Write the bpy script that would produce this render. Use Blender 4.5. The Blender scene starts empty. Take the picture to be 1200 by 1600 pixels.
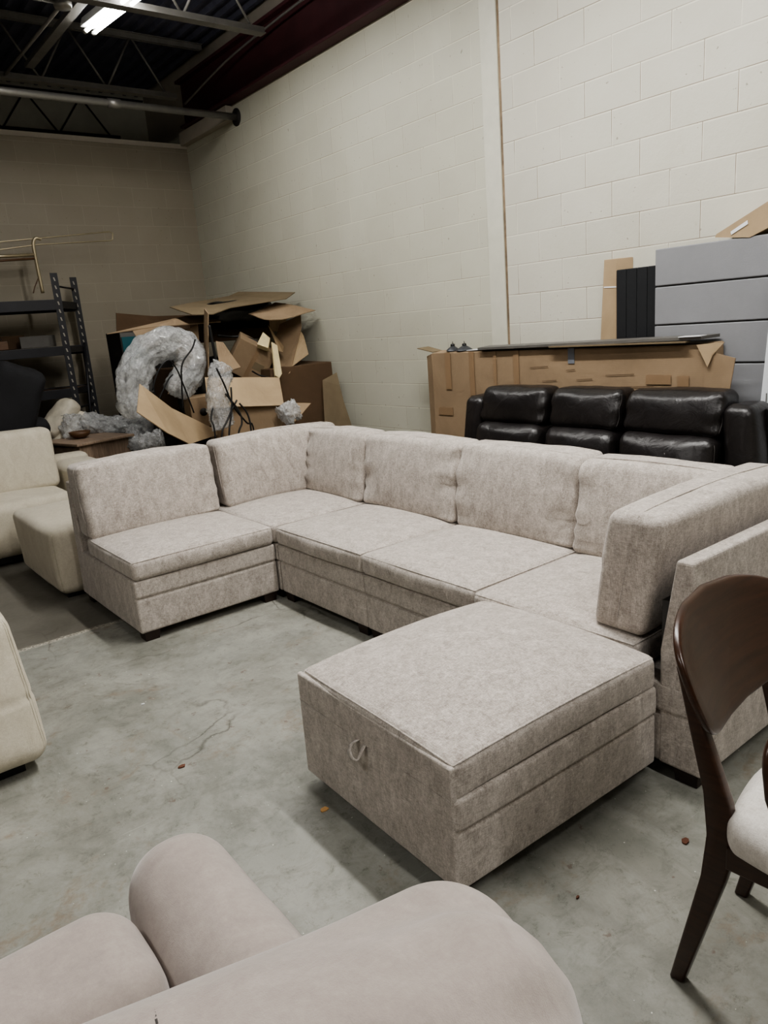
import bpy, bmesh, math, random
from mathutils import Vector, Matrix, Euler, noise
random.seed(7)
D = bpy.data; COL = bpy.context.scene.collection
PI = math.pi
# ------------------------------------------------------------------ camera model (1200 x 1600 frame)
F = 1160.0; H = 1.55
_d = Vector((369, 4560, F)).normalized()
_w = Vector((-938, -217, F)); _Y = (_w - _d * _w.dot(_d)).normalized()
_Z = -_d; _X = _Y.cross(_Z)
RW = Matrix((_X, _Y, _Z))            # world = RW @ (right, down, forward)
def ray(px, py): return RW @ Vector((px - 600, py - 800, F))
def aty(px, py, y):
    r = ray(px, py); t = y / r.y; return Vector((r.x * t, y, H + r.z * t))
def atx(px, py, x):
    r = ray(px, py); t = x / r.x; return Vector((x, r.y * t, H + r.z * t))

cam = D.cameras.new('camera'); co = D.objects.new('camera', cam); COL.objects.link(co)
M = Matrix((( RW[0][0], -RW[0][1], -RW[0][2], 0), (RW[1][0], -RW[1][1], -RW[1][2], 0), (RW[2][0], -RW[2][1], -RW[2][2], H), (0, 0, 0, 1)))
co.matrix_world = M
cam.sensor_width = 36; cam.lens = F * 36 / 1600; cam.clip_start = .02
bpy.context.scene.camera = co

# ------------------------------------------------------------------ materials
def lin(c): return tuple(((v / 255) / 12.92 if v / 255 <= .04045 else ((v / 255 + .055) / 1.055) ** 2.4) for v in c)
class NT:
    def __init__(s, name):
        s.m = D.materials.new(name); s.m.use_nodes = True; s.t = s.m.node_tree; s.t.nodes.clear()
        s.out = s.n('ShaderNodeOutputMaterial'); s.b = s.n('ShaderNodeBsdfPrincipled'); s.l(s.b.outputs[0], s.out.inputs[0])
        s.co = s.n('ShaderNodeTexCoord')
    def n(s, t, **k):
        o = s.t.nodes.new(t)
        for a, v in k.items(): setattr(o, a, v)
        return o
    def l(s, a, b): s.t.links.new(a, b)
    def mapping(s, scale=(1, 1, 1), rot=(0, 0, 0), loc=(0, 0, 0), src='Object'):
        m = s.n('ShaderNodeMapping'); m.inputs['Scale'].default_value = scale; m.inputs['Rotation'].default_value = rot; m.inputs['Location'].default_value = loc
        s.l(s.co.outputs[src], m.inputs[0]); return m.outputs[0]
    def noise(s, vec, scale, detail=4, rough=.6, dist=0):
        n = s.n('ShaderNodeTexNoise'); n.inputs['Scale'].default_value = scale; n.inputs['Detail'].default_value = detail
        n.inputs['Roughness'].default_value = rough; n.inputs['Distortion'].default_value = dist; s.l(vec, n.inputs['Vector']); return n.outputs[0]
    def ramp(s, fac, stops):
        r = s.n('ShaderNodeValToRGB'); e = r.color_ramp.elements
        while len(e) < len(stops): e.new(.5)
        for i, (p, c) in enumerate(stops):
            e[i].position = p; e[i].color = (*c, 1) if len(c) == 3 else c
        s.l(fac, r.inputs[0]); return r.outputs[0]
    def mix(s, fac, a, b, mode='MIX'):
        m = s.n('ShaderNodeMix', data_type='RGBA', blend_type=mode)
        for sock, v in ((m.inputs[0], fac), (m.inputs[6], a), (m.inputs[7], b)):
            if isinstance(v, (int, float)): sock.default_value = v
            elif isinstance(v, tuple): sock.default_value = (*v, 1)
            else: s.l(v, sock)
        return m.outputs[2]
    def math(s, op, a, b=0.0, c=None):
        m = s.n('ShaderNodeMath', operation=op)
        for i, v in enumerate((a, b) if c is None else (a, b, c)):
            if isinstance(v, (int, float)): m.inputs[i].default_value = v
            else: s.l(v, m.inputs[i])
        return m.outputs[0]
    def bump(s, h, strength=.3, dist=.002, prev=None):
        b = s.n('ShaderNodeBump'); b.inputs['Strength'].default_value = strength; b.inputs['Distance'].default_value = dist
        s.l(h, b.inputs['Height'])
        if prev is not None: s.l(prev, b.inputs['Normal'])
        return b.outputs[0]
    def fin(s, color=None, rough=.6, normal=None, metal=0, spec=None, **kw):
        if color is not None:
            if isinstance(color, tuple): s.b.inputs['Base Color'].default_value = (*color, 1)
            else: s.l(color, s.b.inputs['Base Color'])
        if isinstance(rough, (int, float)): s.b.inputs['Roughness'].default_value = rough
        else: s.l(rough, s.b.inputs['Roughness'])
        if normal is not None: s.l(normal, s.b.inputs['Normal'])
        s.b.inputs['Metallic'].default_value = metal
        if spec is not None: s.b.inputs['Specular IOR Level'].default_value = spec
        for k, v in kw.items(): s.b.inputs[k.replace('_', ' ')].default_value = v
        return s.m

def simple(name, c, rough=.6, metal=0, spec=None, var=.12, scale=8, bump=0, bscale=60):
    s = NT(name); v = s.mapping(); n = s.noise(v, scale)
    a = lin(c); col = s.ramp(n, [(.3, tuple(x * (1 - var) for x in a)), (.7, tuple(min(1, x * (1 + var)) for x in a))])
    nm = s.bump(s.noise(v, bscale), bump, .003) if bump else None
    return s.fin(col, rough, nm, metal, spec)

def fabric(name, dark, mid, light, mottle=9, weave=420, fine=1.0, sheen=.3):
    s = NT(name); v = s.mapping()
    big = s.noise(s.mapping((1, 1, .55)), mottle * 2.4, 7, .72, .9)
    th1 = s.noise(s.mapping((60, 330, 330)), 1, 3, .7); th2 = s.noise(s.mapping((330, 60, 330)), 1, 3, .7); th3 = s.noise(s.mapping((330, 330, 60)), 1, 3, .7)
    th = s.math('ADD', s.math('ADD', th1, th2), th3)                       # 0..3
    th = s.math('MULTIPLY', s.math('SUBTRACT', th, 1.5), 1.3 * fine)
    mid_n = s.noise(v, 85, 4, .75)
    f = s.math('ADD', s.math('ADD', s.math('MULTIPLY', big, .72), s.math('MULTIPLY', mid_n, .36)), s.math('MULTIPLY', th, .42))
    col = s.ramp(f, [(.30, lin(dark)), (.55, lin(mid)), (.80, lin(light))])
    wv = s.n('ShaderNodeTexVoronoi'); wv.inputs['Scale'].default_value = weave; s.l(v, wv.inputs['Vector'])
    nm = s.bump(th, .35, .0012); nm = s.bump(wv.outputs[0], .18, .001, nm); nm = s.bump(s.noise(v, 16, 3), .25, .006, nm)
    m = s.fin(col, .92, nm, spec=.15)
    s.b.inputs['Sheen Weight'].default_value = sheen; s.b.inputs['Sheen Roughness'].default_value = .45
    return m

def cardboard(name, c, var=.1):
    s = NT(name); v = s.mapping()
    a = lin(c); n = s.noise(v, 3.5, 5, .6, .4)
    col = s.ramp(n, [(.3, tuple(x * (1 - var * 1.6) for x in a)), (.7, tuple(x * (1 + var) for x in a))])
    w = s.n('ShaderNodeTexWave'); w.bands_direction = 'Z'; w.inputs['Scale'].default_value = 60; w.inputs['Distortion'].default_value = .6; s.l(v, w.inputs['Vector'])
    col = s.mix(.06, col, w.outputs[0], 'MULTIPLY')
    nm = s.bump(w.outputs[0], .06, .001); nm = s.bump(s.noise(v, 5, 6, .6, 1), .35, .01, nm)
    return s.fin(col, .8, nm, spec=.2)

def concrete():
    s = NT('painted_concrete'); v = s.mapping()
    big = s.noise(v, .8, 6, .6, .8); midn = s.noise(v, 4.5, 8, .7, .5); fine = s.noise(v, 45, 4, .7); sc = s.noise(s.mapping((1, 1.7, 1), (0, 0, .5)), 6, 9, .78, .6)
    c = s.ramp(big, [(.3, lin((120, 122, 115))), (.52, lin((144, 144, 136))), (.75, lin((164, 163, 154)))])
    c = s.mix(s.ramp(midn, [(.42, (0, 0, 0)), (.62, (1, 1, 1))]), c, s.mix(.5, c, lin((158, 157, 149))))
    c = s.mix(s.math('MULTIPLY', s.ramp(sc, [(.5, (0, 0, 0)), (.72, (1, 1, 1))]), .6), c, lin((92, 92, 84)))
    # warm bare patches
    wp = s.math('MULTIPLY', s.ramp(s.noise(s.mapping(loc=(3, 1, 0)), 2.2, 7, .75, .6), [(.56, (0, 0, 0)), (.64, (1, 1, 1))]), s.ramp(s.noise(v, 26, 4, .7), [(.4, (0, 0, 0)), (.6, (1, 1, 1))]))
    st2 = s.ramp(s.noise(s.mapping((1.3, .8, 1), loc=(7, 3, 0)), 1.7, 9, .78, .4), [(.40, (.66, .655, .63)), (.56, (1, 1, 1))]); c = s.mix(.75, c, st2, 'MULTIPLY')
    pit = s.ramp(s.noise(v, 18, 9, .9, .4), [(.38, (.5, .49, .45)), (.46, (1, 1, 1))]); c = s.mix(.7, c, pit, 'MULTIPLY')
    scr_ = s.ramp(s.noise(s.mapping((2.5, 60, 1), (0, 0, 1.1), (3, 3, 0)), 1.2, 3, .5), [(.70, (0, 0, 0)), (.74, (1, 1, 1))]); c = s.mix(s.math('MULTIPLY', scr_, .25), c, lin((178, 178, 170)))
    c = s.mix(s.math('MULTIPLY', wp, .7), c, lin((122, 108, 92)))
    # small rusty paint spots
    sp = s.math('MULTIPLY', s.ramp(s.noise(s.mapping(loc=(9, 4, 0)), 14, 3, .5), [(.68, (0, 0, 0)), (.71, (1, 1, 1))]), s.ramp(s.noise(v, 60, 3), [(.45, (0, 0, 0)), (.55, (1, 1, 1))]))
    c = s.mix(s.math('MULTIPLY', sp, .6), c, lin((92, 66, 56)))
    # chipped outlines
    vo = s.n('ShaderNodeTexVoronoi', feature='DISTANCE_TO_EDGE'); vo.inputs['Scale'].default_value = 1.15
    dv = s.n('ShaderNodeMix', data_type='VECTOR'); nn = s.n('ShaderNodeTexNoise'); nn.inputs['Scale'].default_value = 5; nn.inputs['Detail'].default_value = 6; s.l(v, nn.inputs['Vector'])
    dv.inputs[0].default_value = .13; s.l(v, dv.inputs[4]); s.l(nn.outputs[1], dv.inputs[5]); s.l(dv.outputs[1], vo.inputs['Vector'])
    crack = s.ramp(vo.outputs[0], [(0, (1, 1, 1)), (.006, (0, 0, 0))])
    crack = s.math('MULTIPLY', crack, s.ramp(s.noise(v, 1.3, 2), [(.5, (0, 0, 0)), (.6, (1, 1, 1))]))
    c = s.mix(s.math('MULTIPLY', crack, .75), c, lin((60, 56, 48)))
    # light scuffs and specks
    lp = s.math('MULTIPLY', s.ramp(s.noise(s.mapping((1, 1, 1), loc=(5, 2, 0)), 85, 1, .3), [(.80, (0, 0, 0)), (.81, (1, 1, 1))]), .8)
    c = s.mix(lp, c, lin((220, 218, 210)))
    # older slab beyond the control joint: browner, dirtier, with some shade painted into its dark tone
    sx = s.n('ShaderNodeSeparateXYZ'); s.l(v, sx.inputs[0])
    edge = s.math('ADD', sx.outputs[1], s.math('MULTIPLY', s.noise(v, 6, 5), .05))
    old = s.ramp(s.math('SUBTRACT', edge, 3.7), [(.49, (0, 0, 0)), (.5, (1, 1, 1))])
    c = s.mix(old, c, s.mix(.8, c, lin((88, 84, 76)), 'MIX'))
    joint = s.ramp(s.math('ABSOLUTE', s.math('SUBTRACT', edge, 4.205)), [(.006, (1, 1, 1)), (.03, (0, 0, 0))])
    jn = s.math('MULTIPLY', joint, s.ramp(s.noise(v, 70, 4, .8), [(.42, (0, 0, 0)), (.6, (1, 1, 1))]))
    c = s.mix(jn, c, lin((205, 198, 184)))
    nm = s.bump(midn, .25, .006); nm = s.bump(fine, .25, .002, nm); nm = s.bump(crack, -.5, .004, nm) if False else nm
    r = s.ramp(s.noise(v, 3, 6, .7), [(.3, (.38,) * 3), (.7, (.62,) * 3)])
    return s.fin(c, r, nm, spec=.4)

def block(name, axis='x', tone=(226, 222, 211), phase=(0, 0), bw=.39, bh=.2032, strength=1.0, mort=.0045):
    s = NT(name)
    sx = s.n('ShaderNodeSeparateXYZ'); s.l(s.co.outputs['Object'], sx.inputs[0])
    cx = s.n('ShaderNodeCombineXYZ'); s.l(s.math('ADD', sx.outputs[1 if axis == 'x' else 0], phase[0]), cx.inputs[0]); s.l(s.math('ADD', sx.outputs[2], phase[1]), cx.inputs[1])
    b = s.n('ShaderNodeTexBrick'); s.l(cx.outputs[0], b.inputs['Vector'])
    for k, v in {'Scale': 1, 'Mortar Size': mort, 'Mortar Smooth': .35, 'Bias': 0, 'Brick Width': bw, 'Row Height': bh}.items(): b.inputs[k].default_value = v
    a = lin(tone)
    b.inputs['Color1'].default_value = (*[x * .97 for x in a], 1); b.inputs['Color2'].default_value = (*[min(1, x * 1.03) for x in a], 1)
    b.inputs['Mortar'].default_value = (*[min(1, x * 1.22) for x in a], 1)
    v = s.mapping(); st = s.noise(v, 1.6, 6, .6, .5)
    c = s.mix(.35, b.outputs[0], s.ramp(st, [(.3, (.78, .76, .72)), (.65, (1, 1, 1))]), 'MULTIPLY')
    sm = s.math('MULTIPLY', s.ramp(s.noise(v, 11, 5, .7), [(.66, (0, 0, 0)), (.74, (1, 1, 1))]), .22)
    c = s.mix(sm, c, lin((150, 140, 120)))
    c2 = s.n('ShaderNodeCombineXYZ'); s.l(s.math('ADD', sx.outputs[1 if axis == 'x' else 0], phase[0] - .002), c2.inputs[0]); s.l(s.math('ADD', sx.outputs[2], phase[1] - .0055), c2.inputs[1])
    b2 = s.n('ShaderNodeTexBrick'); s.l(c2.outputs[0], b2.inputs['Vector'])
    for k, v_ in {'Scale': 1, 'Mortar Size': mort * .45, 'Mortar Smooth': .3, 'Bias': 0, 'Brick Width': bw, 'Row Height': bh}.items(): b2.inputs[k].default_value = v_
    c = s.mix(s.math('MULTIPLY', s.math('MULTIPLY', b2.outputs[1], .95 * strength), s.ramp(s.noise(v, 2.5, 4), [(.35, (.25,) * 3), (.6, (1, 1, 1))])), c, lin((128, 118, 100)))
    dt = s.ramp(s.noise(s.mapping(loc=(2, 5, 1)), 42, 2, .4), [(.745, (0, 0, 0)), (.77, (1, 1, 1))])
    c = s.mix(s.math('MULTIPLY', dt, .55), c, lin((110, 100, 84)))
    # shadow line along each joint is painted above by the second brick layer
    nm = s.bump(b.outputs[1], -.9 * strength, .007); nm = s.bump(s.noise(v, 28, 5, .65), .35 * strength, .004, nm); nm = s.bump(s.noise(v, 120, 3, .6), .2 * strength, .002, nm)
    return s.fin(c, .55, nm, spec=.3)

def leather(name, c, rough=.34):
    s = NT(name); v = s.mapping()
    vo = s.n('ShaderNodeTexVoronoi'); vo.inputs['Scale'].default_value = 260; s.l(v, vo.inputs['Vector'])
    a = lin(c); col = s.ramp(s.noise(v, 5), [(.3, tuple(x * .7 for x in a)), (.7, tuple(x * 1.3 for x in a))])
    nm = s.bump(vo.outputs[0], .2, .001); nm = s.bump(s.noise(v, 9, 4, .55, 1.2), .45, .012, nm)
    return s.fin(col, rough, nm, spec=.5)

def wood(name, c, rough=.35, dirn=(1, 1, 12)):
    s = NT(name); n = s.noise(s.mapping(dirn), 6, 6, .6, .8); a = lin(c)
    col = s.ramp(n, [(.3, tuple(x * .62 for x in a)), (.7, tuple(x * 1.25 for x in a))])
    return s.fin(col, rough, s.bump(n, .08, .002), spec=.5)

def plastic_film(name='clear_wrap', alpha=.40, tint=(238, 240, 240)):
    s = NT(name); v = s.mapping()
    nz = s.noise(v, 24, 5, .7, 1.6); nm = s.bump(nz, 1.0, .03); s.b.inputs['Coat Weight'].default_value = 1; s.b.inputs['Coat Roughness'].default_value = .08
    s.fin(lin(tint), .24, nm, spec=1.0, Metallic=.12)
    tr = s.n('ShaderNodeBsdfTransparent'); mx = s.n('ShaderNodeMixShader')
    f = s.ramp(nz, [(.3, (alpha * .55,) * 3), (.7, (min(1, alpha * 1.5),) * 3)])
    s.l(f, mx.inputs[0]); s.l(tr.outputs[0], mx.inputs[1]); s.l(s.b.outputs[0], mx.inputs[2]); s.l(mx.outputs[0], s.out.inputs[0])
    return s.m

def rackpost():
    s = NT('punched_rack_post'); g = s.n('ShaderNodeSeparateXYZ'); s.l(s.co.outputs['Generated'], g.inputs[0])
    fr = s.math('FRACT', s.math('ADD', s.math('MULTIPLY', g.outputs[2], 30), s.math('MULTIPLY', g.outputs[0], .0)))
    a = s.math('LESS_THAN', fr, .45); off = s.math('MULTIPLY', fr, .25)
    b = s.math('LESS_THAN', s.math('ABSOLUTE', s.math('SUBTRACT', s.math('ADD', g.outputs[0], off), .55)), .09)
    return s.fin(s.mix(s.math('MULTIPLY', a, b), lin((38, 38, 42)), lin((150, 145, 135))), .5, spec=.4)
def emit(name, c, e):
    s = NT(name); s.b.inputs['Base Color'].default_value = (*c, 1); s.b.inputs['Emission Color'].default_value = (*c, 1); s.b.inputs['Emission Strength'].default_value = e
    return s.m

MT = dict(
    greige=fabric('greige_chenille', (138, 130, 122), (178, 170, 162), (215, 208, 201)),
    cream=fabric('cream_linen', (178, 170, 153), (196, 189, 172), (212, 206, 190), mottle=5, fine=.6, sheen=.15),
    taupe=fabric('taupe_microfiber', (146, 136, 130), (161, 151, 144), (176, 166, 158), mottle=4, weave=700, fine=.25, sheen=.5),
    seatweave=fabric('chair_seat_weave', (190, 184, 176), (214, 209, 202), (232, 228, 222), mottle=8, fine=.8),
    leather=leather('black_leather', (30, 27, 27)), creamleather=leather('cream_leather', (196, 189, 172), .5),
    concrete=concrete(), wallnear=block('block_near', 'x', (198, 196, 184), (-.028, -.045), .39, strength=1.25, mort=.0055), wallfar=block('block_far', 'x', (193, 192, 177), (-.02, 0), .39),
    wallback=block('block_back', 'y', (150, 143, 128), (0, 0), .39, strength=.14, mort=.003), paint=simple('wall_paint', (200, 199, 185), .6, bump=.2, bscale=30, var=.05),
    paintgray=simple('wall_paint_gray', (172, 165, 152), .7, var=.06),
    deck=simple('deck_steel', (84, 86, 102), .6, var=.2, bump=.1), steel=simple('painted_steel', (120, 118, 114), .5, .2, var=.15),
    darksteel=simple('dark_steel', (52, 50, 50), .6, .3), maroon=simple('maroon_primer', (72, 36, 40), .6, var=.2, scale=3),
    galv=simple('galvanised_pipe', (150, 148, 144), .4, .6), rackpost=rackpost(), rack=simple('rack_steel', (38, 38, 42), .45, .3), darkvoid=simple('dark_cloth', (16, 16, 18), .9),
    quilt=simple('dark_fabric', (27, 27, 30), .85, bump=.8, bscale=90), cb=cardboard('cardboard', (148, 128, 104)), cbl=cardboard('cardboard_light', (170, 149, 120)),
    cbd=cardboard('cardboard_dark', (92, 74, 57)), cbg=cardboard('cardboard_grayed', (120, 107, 86)), chairwood=wood('walnut_stain', (58, 36, 24), .28), jointgap=simple('joint_gap', (128, 112, 92), .9, var=.6, scale=5), foot=wood('foot_stain', (40, 25, 18), .5),
    tablewood=wood('gray_brown_wood', (150, 130, 112), .5, (8, 1, 1)), brownwood=wood('brown_wood', (92, 66, 44), .5), black=simple('black_plastic', (12, 12, 13), .4),
    panelgray=simple('gray_linen_board', (131, 132, 135), .75, var=.03, bump=.2, bscale=150), panelblack=simple('black_linen_board', (20, 22, 25), .8, bump=.25, bscale=150),
    white=simple('white_paint', (225, 226, 228), .5, var=.03), whitebox=simple('white_carton', (216, 220, 224), .6, var=.04), film=plastic_film(), film2=plastic_film('cloudy_wrap', .58, (236, 238, 238)),
    cable=simple('black_cable', (10, 10, 11), .5), tape=simple('gray_tape', (120, 124, 132), .4), tapebrown=simple('packing_tape', (138, 115, 90), .35, var=.05), teal=simple('teal_print', (20, 84, 92), .6),
    ink=simple('black_ink', (35, 32, 30), .7), stitch=simple('dark_thread', (60, 56, 54), .8), rod=simple('brass_tube', (170, 158, 132), .35, .6), foam=simple('cream_foam', (206, 190, 150), .9, bump=.6),
    tube=emit('lit_tube', (1, .98, .94), 30), tubeend=simple('tube_cap', (190, 190, 186), .4), wlamp=simple('lamp_shade_gray', (70, 72, 76), .4, .5), chip=simple('wood_chip', (196, 152, 98), .8), brown=simple('dead_leaf_brown', (96, 58, 40), .8),
    gapblack=simple('black_lump', (14, 14, 15), .3, bump=1, bscale=14), green=simple('green_sticker', (60, 200, 70), .5), dim=simple('gray_board', (96, 94, 90), .6))

# ------------------------------------------------------------------ object helpers
def link(o, parent=None):
    COL.objects.link(o)
    if parent is not None: o.parent = parent
    return o
def tag(o, label, cat, group=None, kind=None):
    if label: o['label'] = label
    if cat: o['category'] = cat
    if group: o['group'] = group
    if kind: o['kind'] = kind
    return o
def thing(name, label, cat, loc=(0, 0, 0), rz=0, group=None):
    o = D.objects.new(name, None); o.location = loc; o.rotation_euler = (0, 0, rz); o.empty_display_size = .1
    link(o); return tag(o, label, cat, group)
def mesh_obj(name, verts, faces, mat, parent=None, smooth=True):
    me = D.meshes.new(name); me.from_pydata([tuple(v) for v in verts], [], faces); me.validate(); me.update()
    if smooth: me.polygons.foreach_set('use_smooth', [True] * len(me.polygons))
    me.materials.append(MT[mat] if isinstance(mat, str) else mat)
    return link(D.objects.new(name, me), parent)
def from_bm(name, bm, mat, parent=None, smooth=False):
    me = D.meshes.new(name); bmesh.ops.recalc_face_normals(bm, faces=bm.faces); bm.to_mesh(me); bm.free()
    if smooth: me.polygons.foreach_set('use_smooth', [True] * len(me.polygons))
    me.materials.append(MT[mat]); return link(D.objects.new(name, me), parent)

def hexa(name, c8, mat, parent=None, bevel=.0, seg=2, smooth=False):
    """c8: 4 bottom corners then 4 top corners (same winding)"""
    bm = bmesh.new(); vs = [bm.verts.new(c) for c in c8]
    for f in ((3, 2, 1, 0), (4, 5, 6, 7), (0, 1, 5, 4), (1, 2, 6, 5), (2, 3, 7, 6), (3, 0, 4, 7)): bm.faces.new([vs[i] for i in f])
    if bevel: bmesh.ops.bevel(bm, geom=list(bm.edges), offset=bevel, segments=seg, affect='EDGES', profile=.5)
    return from_bm(name, bm, mat, parent, smooth or bevel > .008)
def box(name, lo, hi, mat, parent=None, bevel=.0, seg=2):
    x0, y0, z0 = lo; x1, y1, z1 = hi
    return hexa(name, [(x0, y0, z0), (x1, y0, z0), (x1, y1, z0), (x0, y1, z0), (x0, y0, z1), (x1, y0, z1), (x1, y1, z1), (x0, y1, z1)], mat, parent, bevel, seg)

def coords(a, r, k=4, m=10):
    inner = a - r; L = [-a + r * i / k for i in range(k)] + [-inner + 2 * inner * i / m for i in range(m + 1)] + [inner + r * (i + 1) / k for i in range(k)]
    return L
def softmap(h, r, bulge=(0, 0, 0), p=2):
    hx, hy, hz = h
    def f(x, y, z):
        q = Vector((max(-hx + r, min(hx - r, x)), max(-hy + r, min(hy - r, y)), max(-hz + r, min(hz - r, z))))
        d = Vector((x, y, z)) - q
        if d.length > 1e-9: d = d.normalized() * r
        v = q + d
        u, w, t = v.x / hx, v.y / hy, v.z / hz
        e = lambda a: 1 - abs(a) ** p
        return Vector((v.x + bulge[0] * u * e(w) * e(t), v.y + bulge[1] * w * e(u) * e(t), v.z + bulge[2] * t * e(u) * e(w)))
    return f
def cushion(name, h, r, mat, parent=None, bulge=(0, 0, 0), c=(0, 0, 0), warp=None, wr=0, wf=6, m=(10, 10, 6), seed=0, p=2, xf=None, k=4):
    """soft upholstered box: half sizes h, corner radius r, bulge of each face, warp(v)->v, wrinkles wr"""
    f = softmap(h, r, bulge, p)
    X, Y, Z = coords(h[0], r, k, m[0]), coords(h[1], r, k, m[1]), coords(h[2], r, k, m[2])
    nx, ny, nz = len(X) - 1, len(Y) - 1, len(Z) - 1
    idx = {}; vs = []; fs = []
    C = Vector(c)
    def V(i, j, k_):
        key = (i, j, k_)
        if key not in idx:
            v = f(X[i], Y[j], Z[k_])
            if wr:
                n = noise.noise_vector(Vector((v.x * wf + seed, v.y * wf, v.z * wf))); n2 = noise.noise(Vector((v.x * wf * 2.7, v.y * wf * 2.7 + seed, v.z * wf * 2.7)))
                v = v + n * wr + v.normalized() * n2 * wr * .6
            if warp: v = warp(v)
            v = v + C
            if xf is not None: v = xf @ v
            idx[key] = len(vs); vs.append(v)
        return idx[key]
    for i in range(nx):
        for j in range(ny):
            fs.append((V(i, j, 0), V(i, j + 1, 0), V(i + 1, j + 1, 0), V(i + 1, j, 0))); fs.append((V(i, j, nz), V(i + 1, j, nz), V(i + 1, j + 1, nz), V(i, j + 1, nz)))
    for i in range(nx):
        for k_ in range(nz):
            fs.append((V(i, 0, k_), V(i + 1, 0, k_), V(i + 1, 0, k_ + 1), V(i, 0, k_ + 1))); fs.append((V(i, ny, k_), V(i, ny, k_ + 1), V(i + 1, ny, k_ + 1), V(i + 1, ny, k_)))
    for j in range(ny):
        for k_ in range(nz):
            fs.append((V(0, j, k_), V(0, j, k_ + 1), V(0, j + 1, k_ + 1), V(0, j + 1, k_))); fs.append((V(nx, j, k_), V(nx, j + 1, k_), V(nx, j + 1, k_ + 1), V(nx, j, k_ + 1)))
    o = mesh_obj(name, vs, fs, mat, parent)
    def surf(x, y, z):
        v = f(x, y, z)
        if warp: v = warp(v)
        v = v + C
        return xf @ v if xf is not None else v
    return o, surf
def tube(name, pts, r, mat, parent=None, n=8, closed=False, cap=True, radii=None):
    pts = [Vector(p) for p in pts]; N = len(pts); vs = []; fs = []
    prev = None
    for i, p in enumerate(pts):
        a = pts[(i - 1) % N] if (closed or i > 0) else p; b = pts[(i + 1) % N] if (closed or i < N - 1) else p
        t = (b - a).normalized()
        if prev is None: u = t.orthogonal().normalized()
        else:
            u = prev - t * prev.dot(t); u = u.normalized() if u.length > 1e-6 else t.orthogonal().normalized()
        prev = u; w = t.cross(u); R = radii[i] if radii else r
        for k in range(n):
            an = 2 * PI * k / n; vs.append(p + (u * math.cos(an) + w * math.sin(an)) * R)
    for i in range(N if closed else N - 1):
        for k in range(n):
            a = i * n + k; b = i * n + (k + 1) % n; j = (i + 1) % N
            fs.append((a, b, j * n + (k + 1) % n, j * n + k))
    if cap and not closed: fs.append(tuple(reversed(range(n)))); fs.append(tuple(range((N - 1) * n, N * n)))
    return mesh_obj(name, vs, fs, mat, parent)
def smooth_path(pts, m=8):
    P = [Vector(p) for p in pts]; out = []
    for i in range(len(P) - 1):
        a, b, c, d = P[max(0, i - 1)], P[i], P[i + 1], P[min(len(P) - 1, i + 2)]
        for k in range(m):
            t = k / m; out.append(.5 * ((2 * b) + (c - a) * t + (2 * a - 5 * b + 4 * c - d) * t * t + (3 * b - a - 3 * c + d) * t ** 3))
    out.append(P[-1]); return out
def lathe(name, prof, mat, parent=None, n=32, c=(0, 0, 0)):
    vs = []; fs = []
    for r, z in prof:
        for k in range(n):
            a = 2 * PI * k / n; vs.append((c[0] + r * math.cos(a), c[1] + r * math.sin(a), c[2] + z))
    for i in range(len(prof) - 1):
        for k in range(n): fs.append((i * n + k, i * n + (k + 1) % n, (i + 1) * n + (k + 1) % n, (i + 1) * n + k))
    return mesh_obj(name, vs, fs, mat, parent)
def sheet(name, pts, mat, parent=None, th=.006, sub=0, buckle=0, seed=0):
    """a flat board given by its outline in space, thickness th"""
    P = [Vector(p) for p in pts]; c = sum(P, Vector()) / len(P); n = Vector()
    for i in range(len(P)): n += (P[i] - c).cross(P[(i + 1) % len(P)] - c)
    n.normalize()
    bm = bmesh.new()
    a = [bm.verts.new(p + n * th / 2) for p in P]; b = [bm.verts.new(p - n * th / 2) for p in P]
    bm.faces.new(a); bm.faces.new(list(reversed(b)))
    for i in range(len(P)): bm.faces.new((a[i], b[i], b[(i + 1) % len(P)], a[(i + 1) % len(P)]))
    bmesh.ops.triangulate(bm, faces=[f for f in bm.faces if len(f.verts) > 4])
    if sub:
        bmesh.ops.subdivide_edges(bm, edges=list(bm.edges), cuts=sub, use_grid_fill=True)
        for v in bm.verts: v.co += n * buckle * noise.noise(v.co * 2.6 + Vector((seed, seed * 2, 0)))
    return from_bm(name, bm, mat, parent, False)
def plate(name, outline, th, surf, mat, parent=None, rings=8, edge=.006):
    """thick curved plate: 2D outline (list of (s,t)), surf(s,t,off)->Vector"""
    n = len(outline); cx = sum(p[0] for p in outline) / n; cy = sum(p[1] for p in outline) / n
    vs = []; fs = []
    def ring(scale, off, inset=0):
        st = len(vs)
        for (x, y) in outline:
            dx, dy = x - cx, y - cy; L = math.hypot(dx, dy); k = scale * (L - inset) / L
            vs.append(surf(cx + dx * k, cy + dy * k, off))
        return st
    seq = [(0.001, th / 2, 0)] + [(i / rings, th / 2, edge) for i in range(1, rings)] + [(1, th / 2, edge), (1, th / 2 - edge * .3, edge * .3), (1, th / 2 - edge, 0), (1, -th / 2 + edge, 0), (1, -th / 2 + edge * .3, edge * .3), (1, -th / 2, edge)] + [(i / rings, -th / 2, edge) for i in range(rings - 1, 0, -1)] + [(.001, -th / 2, 0)]
    st = [ring(*q) for q in seq]
    for a, b in zip(st, st[1:]):
        for k in range(n): fs.append((a + k, a + (k + 1) % n, b + (k + 1) % n, b + k))
    return mesh_obj(name, vs, fs, mat, parent)
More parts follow.
